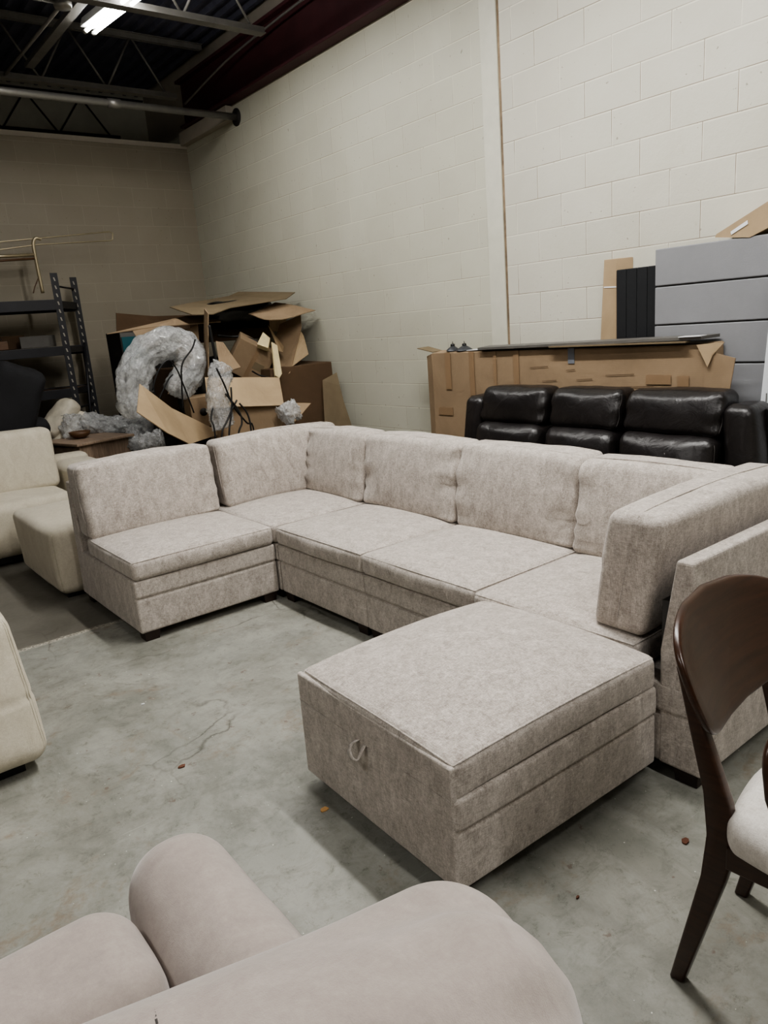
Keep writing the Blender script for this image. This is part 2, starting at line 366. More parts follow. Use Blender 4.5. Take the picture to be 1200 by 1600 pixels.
def extrude_profile(name, prof, x0, x1, mat, parent=None, bevel=.0, seg=2, smooth=False):
    """2D profile in (y,z) extruded along x"""
    bm = bmesh.new(); a = [bm.verts.new((x0, y, z)) for y, z in prof]; b = [bm.verts.new((x1, y, z)) for y, z in prof]
    bm.faces.new(a); bm.faces.new(list(reversed(b)))
    for i in range(len(prof)): bm.faces.new((a[i], b[i], b[(i + 1) % len(prof)], a[(i + 1) % len(prof)]))
    bmesh.ops.recalc_face_normals(bm, faces=bm.faces)
    if bevel: bmesh.ops.bevel(bm, geom=list(bm.edges), offset=bevel, segments=seg, affect='EDGES', profile=.5)
    return from_bm(name, bm, mat, parent, smooth)
def struct(o): o['kind'] = 'structure'; return o

# ------------------------------------------------------------------ the building
WX = 4.25; WB = 8.77; ZT = 3.70
struct(box('floor', (-4.5, -3.5, -.12), (WX + .3, 10.4, 0), 'concrete'))
struct(box('wall_right', (WX, 3.945, 0), (WX + .25, 10.4, 3.88), 'wallfar'))
struct(box('wall_right_front', (WX - .004, -3.5, 0), (WX + .25, 3.835, 3.88), 'wallnear'))
struct(hexa('trim_1', [(WX - .012, 3.858, 0), (WX + .05, 3.858, 0), (WX + .05, 4.01, 0), (WX - .012, 4.01, 0), (WX - .012, 3.858, 3.88), (WX + .05, 3.858, 3.88), (WX + .05, 4.01, 3.88), (WX - .012, 4.01, 3.88)], 'paint', bevel=.003))
struct(box('trim_2', (WX - .001, 3.825, 0), (WX + .2, 3.945, 3.88), 'jointgap'))
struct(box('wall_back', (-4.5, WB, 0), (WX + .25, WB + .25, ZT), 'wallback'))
struct(box('trim_3', (-4.5, WB - .015, ZT), (WX + .25, WB + 1.6, ZT + .05), 'paintgray'))
struct(box('wall_back_upper', (-4.5, 9.95, ZT), (WX + .25, 10.4, 4.62), 'paint'))
struct(box('wall_left', (-4.7, -3.5, 0), (-4.5, 10.4, 4.62), 'paintgray'))
struct(box('wall_front', (-4.5, -3.7, 0), (WX + .25, -3.5, 4.62), 'paintgray'))
struct(box('wall_right_upper', (WX + .06, -3.5, 3.88), (WX + .25, 10.4, 4.62), 'paintgray'))
# corrugated deck
vs = []; fs = []; nR = 60; x0, x1 = -4.5, WX + .25
prof = []
pitch = .15; x = x0
while x < x1:
    prof += [(x, 4.56), (x + .035, 4.56), (x + .055, 4.60), (x + .13, 4.60)]; x += pitch
for (px, pz) in prof: vs.append((px, -3.5, pz)); vs.append((px, 10.4, pz))
for i in range(len(prof) - 1): fs.append((2 * i, 2 * i + 1, 2 * i + 3, 2 * i + 2))
struct(mesh_obj('ceiling', vs, fs, 'deck', smooth=False))
# maroon beam along the wall
bm_ = thing('steel_beam', 'dark maroon steel beam running along the top of the block wall', 'beam')
box('web', (4.19, -3.5, 3.90), (4.215, 8.6, 4.33), 'maroon', bm_)
box('flange', (4.12, -3.5, 3.875), (4.32, 8.6, 3.90), 'maroon', bm_, .004)
box('flange', (4.12, -3.5, 4.33), (4.32, 8.6, 4.36), 'maroon', bm_, .004)
bm_['kind'] = 'structure'
struct(box('trim_4', (4.17, 7.58, 3.73), (WX + .01, WB, 3.87), 'paintgray', bevel=.004))
# open web joists, running across the room
def joist(label, y, zt, zb, xa, xb, mat='steel', seg=.55, xbot=None, start=0):
    t = thing('open_web_joist', label, 'roof joist', (0, y, 0), group='open web steel joists under the roof deck')
    t['kind'] = 'structure'
    xbt = xbot if xbot is not None else xb
    for nm, z, a, b in (('top_chord', zt, xa, xb + .35), ('bottom_chord', zb, xa, xbt)):
        bm = bmesh.new()
        for dy in (-.026, .010):
            g = bmesh.ops.create_cube(bm, size=1); 
            for v in g['verts']: v.co = Vector(((a + b) / 2 + v.co.x * (b - a), dy + .008 + v.co.y * .016, z + v.co.z * .05))
        g = bmesh.ops.create_cube(bm, size=1)
        for v in g['verts']: v.co = Vector(((a + b) / 2 + v.co.x * (b - a), v.co.y * .09, z + (.024 if z == zt else -.024) + v.co.z * .008))
        from_bm(nm, bm, mat, t)
    pts = []; x = xbt - .1 - start; up = False
    while x > xa: pts.append(Vector((x, 0, (zt if up else zb)))); up = not up; x -= seg / 2
    for a, b in zip(pts, pts[1:]): tube('web_bar', [a, b], .011, mat, t, n=6)
    return t
joist('gray open web joist crossing beside the lit tube, nearest the camera', 6.02, 4.5, 4.0, -1.5, 3.75, seg=.62)
joist('gray open web joist just in front of the galvanised pipe', 7.93, 4.5, 4.0, -1.0, 3.80, seg=.62)
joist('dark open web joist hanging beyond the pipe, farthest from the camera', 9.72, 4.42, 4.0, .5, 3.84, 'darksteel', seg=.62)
joist('gray open web joist above the sectional, higher than the photo reaches', 4.1, 4.5, 4.0, -3.0, 3.75)
# services
pp = thing('sprinkler_pipe', 'galvanised pipe running level into a hole in the block wall', 'pipe', (0, 7.51, 3.745))
tube('pipe_run', [(-2.5, 0, 0), (WX + .02, 0, 0)], .034, 'galv', pp, 14); tube('coupling', [(2.9, 0, 0), (3.02, 0, 0)], .042, 'galv', pp, 14); tube('coupling', [(1.85, 0, 0), (1.95, 0, 0)], .042, 'galv', pp, 14)
lathe('hole_shade_disc', [(0, 0), (.085, 0), (.085, .02), (0, .02)], 'ink', pp, 20).matrix_local = Matrix.Translation((WX - .012, 0, 0)) @ Matrix.Rotation(PI / 2, 4, 'Y')  # black disc painted in for the dark of the wall hole
tag(box('strut_channel', (2.31, 6.05, 4.06), (2.39, 7.85, 4.10), 'steel', bevel=.004), 'straight gray steel channel hung below the roof beside the lit tube', 'channel')
cd = thing('conduit_pipe', 'thin gray conduit with round junction box left of the lit tube', 'conduit', (2.17, 0, 4.0))
tube('conduit_run', [(0, 6.2, 0), (-.03, 8.06, 0)], .014, 'galv', cd, 8); lathe('junction_box', [(0, 0), (.06, 0), (.065, .015), (.065, .05), (.02, .06), (0, .06)], 'galv', cd, 20, (0, 6.2, -.03))
tube('conduit_run', [(-1.2, 6.18, 0), (0, 6.2, 0)], .014, 'galv', cd, 8); tube('hanger_rod', [(0, 6.2, 0), (0, 6.2, .56)], .006, 'galv', cd, 6)
wp = smooth_path([(4.02, 8.2, 4.02), (4.05, 7.3, 4.16), (4.08, 6.6, 4.22), (4.08, 5.9, 4.24), (4.08, 5.2, 4.24), (4.08, 3.5, 4.2)], 6)
tag(tube('wall_conduit', wp, .011, 'galv', n=8), 'thin gray conduit climbing along the maroon beam', 'conduit')
# fluorescent fixtures
def fixture(label, cx, y0, y1, z=4.0, rz=0.0, power=60, real=True, name='fluorescent_light'):
    L = y1 - y0
    t = thing(name, label, 'ceiling light', (cx, (y0 + y1) / 2, z), rz, 'fluorescent tube lights')
    hexa('housing', [(-.07, -L / 2, .03), (.07, -L / 2, .03), (.07, L / 2, .03), (-.07, L / 2, .03), (-.045, -L / 2, .10), (.045, -L / 2, .10), (.045, L / 2, .10), (-.045, L / 2, .10)], 'white', t, .004)
    for s in (-1, 1):
        tb = tube('lit_tube', [(s * .036, -L / 2 + .03, 0), (s * .036, L / 2 - .03, 0)], .013, 'tube', t, 12)
        for e in (-1, 1): tube('tube_socket', [(s * .036, e * (L / 2 - .035), 0), (s * .036, e * L / 2, 0)], .017, 'tubeend', tb, 10)
    l = D.lights.new('tube_glow', 'AREA'); l.shape = 'RECTANGLE'; l.size = .12; l.size_y = L; l.energy = power; l.color = (1, .975, .935)
    lo = D.objects.new('tube_glow', l); link(lo, t); lo.location = (0, 0, -.03)
    return t
fixture('glowing twin tube fluorescent light hanging under the dark roof', 2.634, 4.3, 6.66, 4.0, .11, 32)
fixture('twin tube fluorescent light over the sectional, out of the photo', 2.35, 1.2, 3.6, 4.0, 0, 112)
fixture('twin tube fluorescent light behind the camera', 1.2, -2.4, 0, 4.0, 0, 62)
fixture('twin tube fluorescent light over the left aisle, out of the photo', -1.6, .8, 3.2, 4.0, 0, 30)
w = D.worlds.new('world'); bpy.context.scene.world = w; w.use_nodes = True
w.node_tree.nodes['Background'].inputs[0].default_value = (.75, .8, .9, 1); w.node_tree.nodes['Background'].inputs[1].default_value = .07

# ------------------------------------------------------------------ greige sectional, module by module
SG = 'pieces of the light greige U shaped sectional'
def bands(parent, x0, x1, y0, y1, name='base', top=.345, notch=(.24,), zb=.052, front=True):
    """upholstered base with soft horizontal folds"""
    h = ((x1 - x0) / 2, (y1 - y0) / 2, (top - zb) / 2); c = ((x0 + x1) / 2, (y0 + y1) / 2, (top + zb) / 2)
    zs = [nz - c[2] for nz in notch]
    def warp(v):
        k = 0
        for z in zs: k = max(k, math.exp(-((v.z - z) / .006) ** 2))
        v = v.copy()
        if v.y < -h[1] + .02: v.y += .012 * k
        if v.y < -h[1] + .02 and v.z > (zs[0] if zs else 9): v.y += -.004
        return v
    return cushion(name, h, .012, 'greige', parent, (.004, .004, 0), c, warp, .0015, 5, (6, 6, 40), p=4)[0]
def foot(parent, x, y, s=.045, z=.056):
    hexa('foot', [(x - s * .85, y - s * .85, 0), (x + s * .85, y - s * .85, 0), (x + s * .85, y + s * .85, 0), (x - s * .85, y + s * .85, 0), (x - s, y - s, z), (x + s, y - s, z), (x + s, y + s, z), (x - s, y + s, z)], 'foot', parent, .003)
def seat_cushion(parent, x0, x1, y0, y1, z0=.345, z1=.455, crown=.03, seed=0, piping=True):
    h = ((x1 - x0) / 2, (y1 - y0) / 2, (z1 - z0) / 2); c = ((x0 + x1) / 2, (y0 + y1) / 2, (z0 + z1) / 2)
    def warp(v):
        if v.z > 0:
            u, w_ = v.x / h[0], v.y / h[1]
            v = v.copy(); v.z += crown * (1 - abs(u) ** 3) * (1 - abs(w_) ** 3)
        return v
    o, sf = cushion('seat_cushion', h, .028, 'greige', parent, (.010, .012, 0), c, warp, .004, 3, (14, 14, 4), seed)
    if piping:
        R = []
        for i in range(24): R.append(sf(-h[0] + 2 * h[0] * i / 24, -h[1], h[2]))
        for i in range(24): R.append(sf(h[0], -h[1] + 2 * h[1] * i / 24, h[2]))
        for i in range(24): R.append(sf(h[0] - 2 * h[0] * i / 24, h[1], h[2]))
        for i in range(24): R.append(sf(-h[0], h[1] - 2 * h[1] * i / 24, h[2]))
        tube('piping', R, .0035, 'greige', o, 6, closed=True)
    return o
def back_frame(parent, x0, x1, D1=1.0, z1=.775, name='back_frame'):
    # profile in (y, z): rear is at y = D1, tapering towards the top
    prof = [(D1 - .13, .052), (D1, .052), (D1 - .042, z1), (D1 - .10, z1), (D1 - .135, .46)]
    return extrude_profile(name, prof, x0, x1, 'greige', parent, .010, 3, False)
def back_cushion(parent, x0, x1, yf, yr, zb=.455, zt=.885, lean=.075, seed=0, seam=True, xlean=0):
    h = ((x1 - x0) / 2, (yr - yf) / 2, (zt - zb) / 2); c = ((x0 + x1) / 2, (yf + yr) / 2, (zb + zt) / 2)
    def warp(v):
        v = v.copy(); t = (v.z + h[2]) / (2 * h[2])
        # puff softer near the bottom, dimple wrinkles at both ends
        e = abs(v.x / h[0])
        v.y += lean * (t - .5) * 1.0
        v.z += .008 * (1 - (v.x / h[0]) ** 2) * max(0, t)
        v.y += .030 * noise.noise(Vector((v.x * 4 + seed, seed, v.z * 22))) * max(0, e - .45) * 1.8 * (1 if v.y < 0 else .3)
        return v
    o, sf = cushion('back_cushion', h, .034, 'greige', parent, (.006, .026, .006), c, warp, .007, 3.2, (14, 6, 10), seed)
    if seam:
        for ysgn in (-.55,):
            R = []
            yy = ysgn * h[1]
            for i in range(16): R.append(sf(-h[0], yy, -h[2] + 2 * h[2] * i / 16))
            for i in range(20): R.append(sf(-h[0] + 2 * h[0] * i / 20, yy, h[2]))
            for i in range(17): R.append(sf(h[0], yy, h[2] - 2 * h[2] * i / 16))
            tube('piping', R, .0022, 'greige', o, 5)
    return o
def armless(label, loc, rz, w=.845, notch=(.24,), seed=0):
    t = thing('armless_sofa_seat', label, 'sofa section', loc, rz, SG)
    bands(t, -w / 2, w / 2, 0, .90, notch=notch)
    back_frame(t, -w / 2 + .003, w / 2 - .003)
    seat_cushion(t, -w / 2 + .002, w / 2 - .002, -.012, .74, seed=seed)
    back_cushion(t, -w / 2 + .004, w / 2 - .004, .665, .865, seed=seed + 3)
    for x in (-w / 2 + .06, w / 2 - .06):
        for y in (.05, .93): foot(t, x, y)
    return t
# modules along the block wall face -X (front at X = 2.04)
FX = 2.045
armless('armless sofa section with plain front, second from the far corner piece', (FX, 3.295, 0), -PI / 2, .84, (.24,), 1)
armless('armless sofa section with back to the black leather sofa, behind the ottoman', (FX, 2.478, 0), -PI / 2, .80, (.24,), 5)
armless('armless sofa section at the left end, facing the camera, with folded front band', (1.61, 3.735, 0), 0, .85, (.245,), 9)
def corner(label, loc, rz, mirror, depth=1.0, w=1.0, seed=0, inset=.245, hy=.093, fwd=.51):
    """corner section: local front is -Y, backs along +Y and along one side (mirror=1: +X side, -1: -X side)"""
    s = mirror
    t = thing('corner_sofa_seat', label, 'sofa section', loc, rz, SG)
    bands(t, -w / 2, w / 2, 0, .90)
    back_frame(t, -w / 2 + .003, w / 2 - .003)
    # side back: same profile turned 90 degrees
    prof = [(w / 2 - .152, .052), (w / 2, .052), (w / 2 - .042, .775), (w / 2 - .10, .775), (w / 2 - .152, .46)]
    bm = bmesh.new()
    ya, yb = -.004, .95
    a = [bm.verts.new((s * x, ya, z)) for x, z in prof]; b = [bm.verts.new((s * x, yb, z)) for x, z in prof]
    bm.faces.new(a); bm.faces.new(list(reversed(b)))
    for i in range(5): bm.faces.new((a[i], b[i], b[(i + 1) % 5], a[(i + 1) % 5]))
    bmesh.ops.recalc_face_normals(bm, faces=bm.faces); bmesh.ops.bevel(bm, geom=list(bm.edges), offset=.010, segments=3, affect='EDGES', profile=.5)
    from_bm('side_frame', bm, 'greige', t)
    xi = w / 2 - .14
    seat_cushion(t, *( (-w / 2 + .002, xi - .10) if s > 0 else (-xi + .06, w / 2 - .002)), -.012, .74, seed=seed)
    if s > 0: box('gap_shade_strip', (w / 2 - .165, .03, .345), (w / 2 - .14, .90, .62), 'black', t)  # black strip paints the shaded gap between side cushion and frame
    # side cushion runs the full depth; rear cushion fills beside it
    hs = (.475, hy, .215)
    Mx = Matrix.Translation((s * (w / 2 - inset), fwd, 0)) @ Matrix.Rotation(-s * PI / 2, 4, 'Z')
    def warp(v):
        v = v.copy(); tt = (v.z + hs[2]) / (2 * hs[2]); e = abs(v.x / hs[0])
        v.y += .09 * (tt - .5); v.z += .010 * (1 - (v.x / hs[0]) ** 2) * tt
        if v.z < 0: v.y *= 1 - .12 * (1 - tt)
        return v
    o, sf = cushion('side_back_cushion', hs, .036, 'greige', t, (.006, .022, .008), (0, 0, .675), warp, .005, 3.2, (16, 6, 10), seed + 2, xf=Mx)
    for yy in ((0.0,) if s > 0 else (-.45,)):
        R = [sf(-hs[0], yy * hs[1], -hs[2] + 2 * hs[2] * i / 16) for i in range(16)] + [sf(-hs[0] + 2 * hs[0] * i / 20, yy * hs[1], hs[2]) for i in range(20)] + [sf(hs[0], yy * hs[1], hs[2] - 2 * hs[2] * i / 16) for i in range(17)]
        tube('piping', R, .0026, 'greige', o, 5)
    a_, b_ = (-w / 2 + .004, w / 2 - .345) if s > 0 else (-w / 2 + .345, w / 2 - .004)
    back_cushion(t, a_, b_, .665, .865, seed=seed + 4)
    for x in (-w / 2 + .06, w / 2 - .06):
        for y in (.05, .93): foot(t, x, y)
    return t
# local front -Y turned to face -X : rotation -90deg maps local +X -> world -Y
corner('corner sofa section at the far bend, where both back cushions meet', (FX, 4.225, 0), -PI / 2, -1, seed=12)
cr = corner('corner sofa section nearest the camera, its tilted side cushion against the bare side frame', (FX - .026, 1.575, 0), -PI / 2, 1, seed=17, inset=.300, hy=.116, fwd=.50)

# storage ottoman
ot = thing('storage_ottoman', 'square storage ottoman in front of the sectional with a pull loop', 'ottoman', (1.572, 1.637, 0), -.03, None)
W2, D2 = .444, .394
bands(ot, -W2, W2, -D2, D2, top=.335, notch=(.235,))
h = (W2, D2, .058)
def wq(v):
    v = v.copy()
    if v.z > 0: v.z += .046 * (1 - abs(v.x / W2) ** 2.4) * (1 - abs(v.y / D2) ** 2.4)
    k = 1 - (.045 if v.y > 0 else .006) * abs(v.x * v.y / (W2 * D2)) ** 2.5 * (v.z / .058) ** 2 if v.z < .058 else 1 - (.045 if v.y > 0 else .006) * abs(v.x * v.y / (W2 * D2)) ** 2.5
    v.x *= k; v.y *= k
    v.z -= .012 * abs(v.x * v.y / (W2 * D2)) ** 2
    return v
o, sf = cushion('lid_cushion', h, .022, 'greige', ot, (.002, .008, 0), (0, 0, .393), wq, .003, 3, (16, 16, 4), 3)
R = []
for i in range(30): R.append(sf(-h[0] + 2 * h[0] * i / 30, -h[1], h[2]))
for i in range(30): R.append(sf(h[0], -h[1] + 2 * h[1] * i / 30, h[2]))
for i in range(30): R.append(sf(h[0] - 2 * h[0] * i / 30, h[1], h[2]))
for i in range(30): R.append(sf(-h[0], h[1] - 2 * h[1] * i / 30, h[2]))
tube('piping', R, .0035, 'greige', o, 6, closed=True)
cushion('front_panel', (.010, D2 - .003, .189), .009, 'greige', ot, (.002, 0, 0), (-W2 + .006, 0, .243), None, .001, 3, (3, 10, 10), 4)
tube('panel_seam', [(-W2 - .0045, -D2 + .01, .332), (-W2 - .006, 0, .330), (-W2 - .0045, D2 - .01, .332)], .0018, 'greige', ot, 5)
# pull loop: a flat fabric strap bent in a loop on the left face
lp = [(-.452, .035, .33), (-.474, .038, .325), (-.488, .034, .308), (-.490, .018, .290), (-.480, .005, .288), (-.468, .0, .31), (-.452, -.002, .330)]
vs = []; fs = []
P = smooth_path(lp, 6)
for p in P: vs += [p + Vector((0, .009, -.004)), p + Vector((.0, -.009, .004)), p + Vector((.004, -.009, .007)), p + Vector((.004, .009, -.001))]
for i in range(len(P) - 1):
    for k in range(4): fs.append((4 * i + k, 4 * i + (k + 1) % 4, 4 * i + 4 + (k + 1) % 4, 4 * i + 4 + k))
mesh_obj('pull_loop', vs, fs, 'greige', ot)
for x in (-W2 + .075, W2 - .075):
    for y in (-D2 + .085, D2 - .07): foot(ot, x, y, .045)

# ------------------------------------------------------------------ black leather recliner sofa
bs = thing('leather_sofa', 'black leather reclining sofa standing between the sectional and the long carton', 'sofa', (3.70, 2.76, 0), 0)
# local: x = depth (+X towards the wall), y along
for (a, b) in ((.87, .31), (.27, -.24), (-.27, -.85)):
    cy = (a + b) / 2; hw = (a - b) / 2 - .004
    def wh(v, hw=hw):
        v = v.copy(); e = abs(v.y / hw); v.x += .03 * (v.z / .12)
        v.x += .010 * math.sin(v.z * 60 + v.y * 9) * max(0, e - .7) * 2.5
        return v
    hd, sf = cushion('headrest', (.095, hw, .118), .046, 'leather', bs, (.03, .004, .006), (.075, cy, .955), wh, .008, 5, (6, 12, 8), cy * 7)
    R = [sf(-.04, -hw * .93 * 1, -.118 + .236 * i / 12) for i in range(13)]
    tube('seam', [sf(-.075, -hw, -.10 + .2 * i / 12) for i in range(13)], .002, 'stitch', hd, 4)
    bk, sf = cushion('back_cushion', (.13, hw, .19), .06, 'leather', bs, (.055, .004, .01), (.02, cy, .655), lambda v: v + Vector((.10 * v.z, 0, 0)), .012, 5, (6, 14, 8), cy * 3 + 2)
    tube('seam', [sf(-.10, -hw, -.16 + .32 * i / 12) for i in range(13)], .002, 'stitch', bk, 4)
    cushion('seat_cushion', (.25, hw, .08), .05, 'leather', bs, (.01, 0, .03), (-.29, cy, .40), None, .006, 5, (8, 10, 4), cy)
for sgn, yy, nm in ((1, .96, 0), (-1, -.955, 1)):
    cushion('side_wing', (.12, .085, .36), .055, 'leather', bs, (.02, .012, .0), (.075, yy, .655), lambda v, s=sgn: v + Vector((.06 * v.z, -s * .10 * (v.z) + 0, 0)), .006, 5, (6, 6, 14), nm * 3)
    cushion('armrest', (.40, .10, .19), .06, 'leather', bs, (0, .01, .02), (-.22, yy + sgn * .02, .42), None, .006, 4, (10, 6, 8), nm)
box('outer_back', (.19, -1.02, .06), (.225, 1.02, .95), 'leather', bs, .012, 3)
hexa('wing_shell', [(.05, -1.085, .10), (.24, -1.085, .10), (.24, -1.055, .10), (.05, -1.055, .10), (.10, -1.045, .99), (.235, -1.045, .99), (.235, -1.01, .99), (.10, -1.01, .99)], 'black', bs, .008, 2)
box('sofa_base', (-.53, -.98, .04), (.19, .98, .32), 'leather', bs, .02, 3)

# ------------------------------------------------------------------ long flat carton behind it
lb = thing('long_carton', 'very long tall cardboard carton standing on edge behind the black leather sofa', 'cardboard box', (0, 0, 0))
hexa('carton_body', [(3.955, 2.10, 0), (4.075, 2.06, 0), (4.075, 4.40, 0), (3.955, 4.40, 0), (3.96, 2.14, 1.30), (4.075, 2.12, 1.31), (4.075, 4.38, 1.31), (3.96, 4.39, 1.295)], 'cb', lb, .004)
sheet('side_flap', [(3.957, 4.39, .02), (4.02, 4.52, .02), (4.00, 4.49, 1.27), (3.96, 4.39, 1.29)], 'cb', lb)
sheet('top_flap', [(3.96, 4.38, 1.302), (3.96, 4.56, 1.335), (4.07, 4.55, 1.34), (4.07, 4.38, 1.305)], 'cbg', lb)
sheet('torn_flap', [(3.94, 2.20, 1.30), (3.93, 2.13, 1.18), (3.945, 2.11, 1.24), (3.955, 2.05, 1.31)], 'cbl', lb, sub=2, buckle=.02)
sheet('torn_flap', [(3.95, 2.16, 1.27), (3.945, 1.985, 1.225), (3.95, 2.02, .98), (3.952, 2.16, .95)], 'cb', lb, sub=2, buckle=.01, seed=3)
def tape(y0, y1, z0, z1, m='tapebrown', x=3.9535): box('tape', (x - .001 - (0), y0, z0), (x + .0005, y1, z1), m, lb)
tape(4.18, 4.24, 1.02, 1.297); tape(3.93, 3.98, .98, 1.297); tape(3.50, 3.55, 1.0, 1.297); tape(3.71, 3.74, 1.0, 1.297); tape(4.18, 4.34, .82, .88); tape(4.16, 4.34, .58, .65); tape(2.36, 2.52, 1.08, 1.135); tape(2.25, 2.32, 1.07, 1.13)
tape(3.035, 3.085, 1.205, 1.302, 'tape', 3.9555)
for (y, z, l_) in ((3.10, 1.16, .07), (3.02, 1.10, .12), (2.8, 1.13, .2), (2.72, 1.06, .25), (3.4, 1.18, .15), (3.3, 1.09, .12)):
    sheet('crease', [(3.9535, y, z), (3.9535, y - l_, z + .006), (3.9535, y - l_, z + .010), (3.9535, y, z + .003)], 'cbd', lb, .001)
# flat dark board lying on the carton
gb = tag(sheet('thin_board', [(3.925, 3.86, 1.318), (3.93, 2.17, 1.338), (4.07, 2.14, 1.342), (4.07, 3.88, 1.324)], 'dim', th=.016), 'thin gray board lying flat along the top of the long carton', 'board')
sheet('edge_strip', [(3.918, 2.30, 1.346), (3.918, 2.17, 1.348), (3.985, 2.17, 1.349), (3.985, 2.30, 1.347)], 'white', gb, .004)
tag(sheet('cardboard_sheet', [(3.905, 3.20, 1.316), (3.91, 2.25, 1.318), (3.96, 2.25, 1.320), (3.96, 3.20, 1.318)], 'cbg', th=.008), 'narrow cardboard strip under the gray board on the long carton', 'cardboard')
tag(sheet('paper_sheet', [(3.97, 4.02, 1.307), (3.97, 3.86, 1.310), (4.06, 3.86, 1.311), (4.06, 4.02, 1.308)], 'white', th=.004), 'white paper lying on the long carton beside the lamp shades', 'paper')
for (y, nm, lab, sc) in ((4.215, 0, 'small gray pendant shade on the carton, left one of two', .82), (4.09, 1, 'small gray pendant shade on the carton, right one of two', 1.0)):
    q = thing('pendant_shade', lab, 'lamp shade', (4.02, y, 1.306), 0, 'gray pendant shades on the long carton')
    lathe('shade', [(.066 * sc, 0), (.060 * sc, .008), (.035 * sc, .024), (.018 * sc, .034), (.0, .036)], 'wlamp', q, 28)
    lathe('socket_cap', [(.016, .032), (.017, .045), (.010, .052), (0, .053)], 'black', q, 16); tube('stem', [(0, 0, .05), (0, 0, .068)], .003, 'black', q, 6)
# headboard panels leaning beside it
gp = thing('gray_headboard', 'tall gray upholstered panel with horizontal grooves leaning at the wall', 'headboard', (0, 0, 0))
zz = [0, .30, .52, .74, .965, 1.188, 1.410, 1.630, 1.843]
for i in range(len(zz) - 1):
    box('panel_section', (4.088, 1.885, zz[i] + .004), (4.13, 2.553, zz[i + 1] - .004), 'panelgray', gp, .006, 3)
box('backing_board', (4.108, 1.89, 0.0), (4.136, 2.55, 1.84), 'dim', gp)
g2 = thing('gray_headboard', 'second gray panel at the right edge of the photo behind the white carton', 'headboard', (0, 0, 0))
box('panel_section', (4.115, 1.15, 0), (4.16, 1.872, 1.80), 'panelgray', g2, .006, 3)
box('backing_board', (4.15, 1.16, 0.0), (4.18, 1.86, 1.79), 'panelblack', g2)
bp = thing('black_headboard', 'black upholstered panel standing behind the gray grooved panel', 'headboard')
for i in range(5):
    ya = 2.50 + i * .072; box('panel_section', (4.150, ya, .0), (4.178, ya + .071, 1.755), 'panelblack', bp, .006, 2)
tl = thing('tall_carton', 'narrow tall brown carton standing upright against the block wall', 'cardboard box')
hexa('carton_body', [(4.19, 2.90, 0), (4.244, 2.80, 0), (4.244, 3.06, 0), (4.19, 3.09, 0), (4.19, 2.885, 1.826), (4.244, 2.80, 1.826), (4.244, 2.95, 1.828), (4.19, 2.975, 1.828)], 'cbl', tl, .003)
sheet('tape', [(4.188, 2.975, 1.665), (4.188, 2.885, 1.66), (4.188, 2.885, 1.652), (4.188, 2.975, 1.657)], 'white', tl, .002)
sheet('tape', [(4.188, 3.0, 1.31), (4.188, 2.89, 1.31), (4.188, 2.89, 1.302), (4.188, 3.0, 1.302)], 'tapebrown', tl, .002)
# carton tilted on top of the gray panel, white label
tb = thing('tilted_carton', 'brown carton with white label tilted on top of the gray grooved panel', 'cardboard box')
c_ = [atx(1118, 371, 4.09), atx(1120, 366, 4.09), atx(1200, 315, 4.09), atx(1212, 350, 4.09), atx(1172, 371, 4.09)]
cc = [Vector((4.084, p.y, p.z)) for p in c_]; c2 = [Vector((4.23, p.y, p.z)) for p in c_]
bm = bmesh.new(); a = [bm.verts.new(p) for p in cc]; b = [bm.verts.new(p) for p in c2]; bm.faces.new(a); bm.faces.new(list(reversed(b)))
for i in range(5): bm.faces.new((a[i], b[i], b[(i + 1) % 5], a[(i + 1) % 5]))
from_bm('carton_body', bm, 'cbl', tb)
lbp = [Vector((4.081, p.y, p.z)) for p in (atx(1143, 362, 4.09), atx(1144, 367, 4.09), atx(1170, 350, 4.09), atx(1169.5, 344, 4.09))]
sheet('shipping_label', lbp, 'white', tb, .003)
hp = tag(box('black_lump', (4.10, 1.70, 1.845), (4.22, 1.90, 1.90), 'black', bevel=.02), 'black object lying under the tilted carton on the panel top', 'bag')
# white carton at the right edge
wc = thing('white_carton', 'tall white carton at the right edge behind the black leather sofa', 'cardboard box', (0, 0, 0))
hexa('carton_body', [(3.98, 1.1, .0), (4.08, 1.1, .0), (4.08, 1.92, .0), (3.98, 1.92, .0), (3.98, 1.1, 1.62), (4.08, 1.1, 1.62), (4.08, 1.825, 1.62), (3.98, 1.825, 1.62)], 'whitebox', wc, .004)
for k in range(3): sheet('printed_line', [(3.978, 1.832 - .016 * k, .92), (3.978, 1.828 - .016 * k, .92), (3.978, 1.828 - .016 * k, 1.04 - .04 * k), (3.978, 1.832 - .016 * k, 1.04 - .04 * k)], 'dim', wc, .006)

# ------------------------------------------------------------------ cream sofa group on the left
cs = thing('cream_sofa', 'cream fabric sofa behind the cream ottoman, facing the camera', 'sofa', (0, 0, 0))
cushion('seat_cushion', (.80, .42, .20), .07, 'cream', cs, (.0, .015, .03), (.78, 6.40, .27), None, .008, 3, (14, 10, 6), 2)
cushion('back_cushion', (.85, .11, .235), .05, 'cream', cs, (.0, .035, .01), (.755, 6.56, .70), lambda v: v + Vector((.04 * v.z, .22 * v.z, 0)), .008, 3, (16, 6, 10), 5)
cushion('armrest', (.165, .47, .275), .07, 'cream', cs, (.01, .01, .02), (1.80, 6.45, .345), None, .006, 3, (6, 12, 8), 8)
cushion('sofa_back', (1.05, .10, .30), .05, 'cream', cs, (0, .01, .01), (.90, 6.83, .36), None, .004, 3, (14, 4, 8), 4)
box('sofa_base', (.0, 6.03, .02), (1.90, 6.85, .10), 'black', cs)
co_ = thing('cream_ottoman', 'cream fabric ottoman with rounded edges, left of the armless section', 'ottoman', (0, 0, 0))
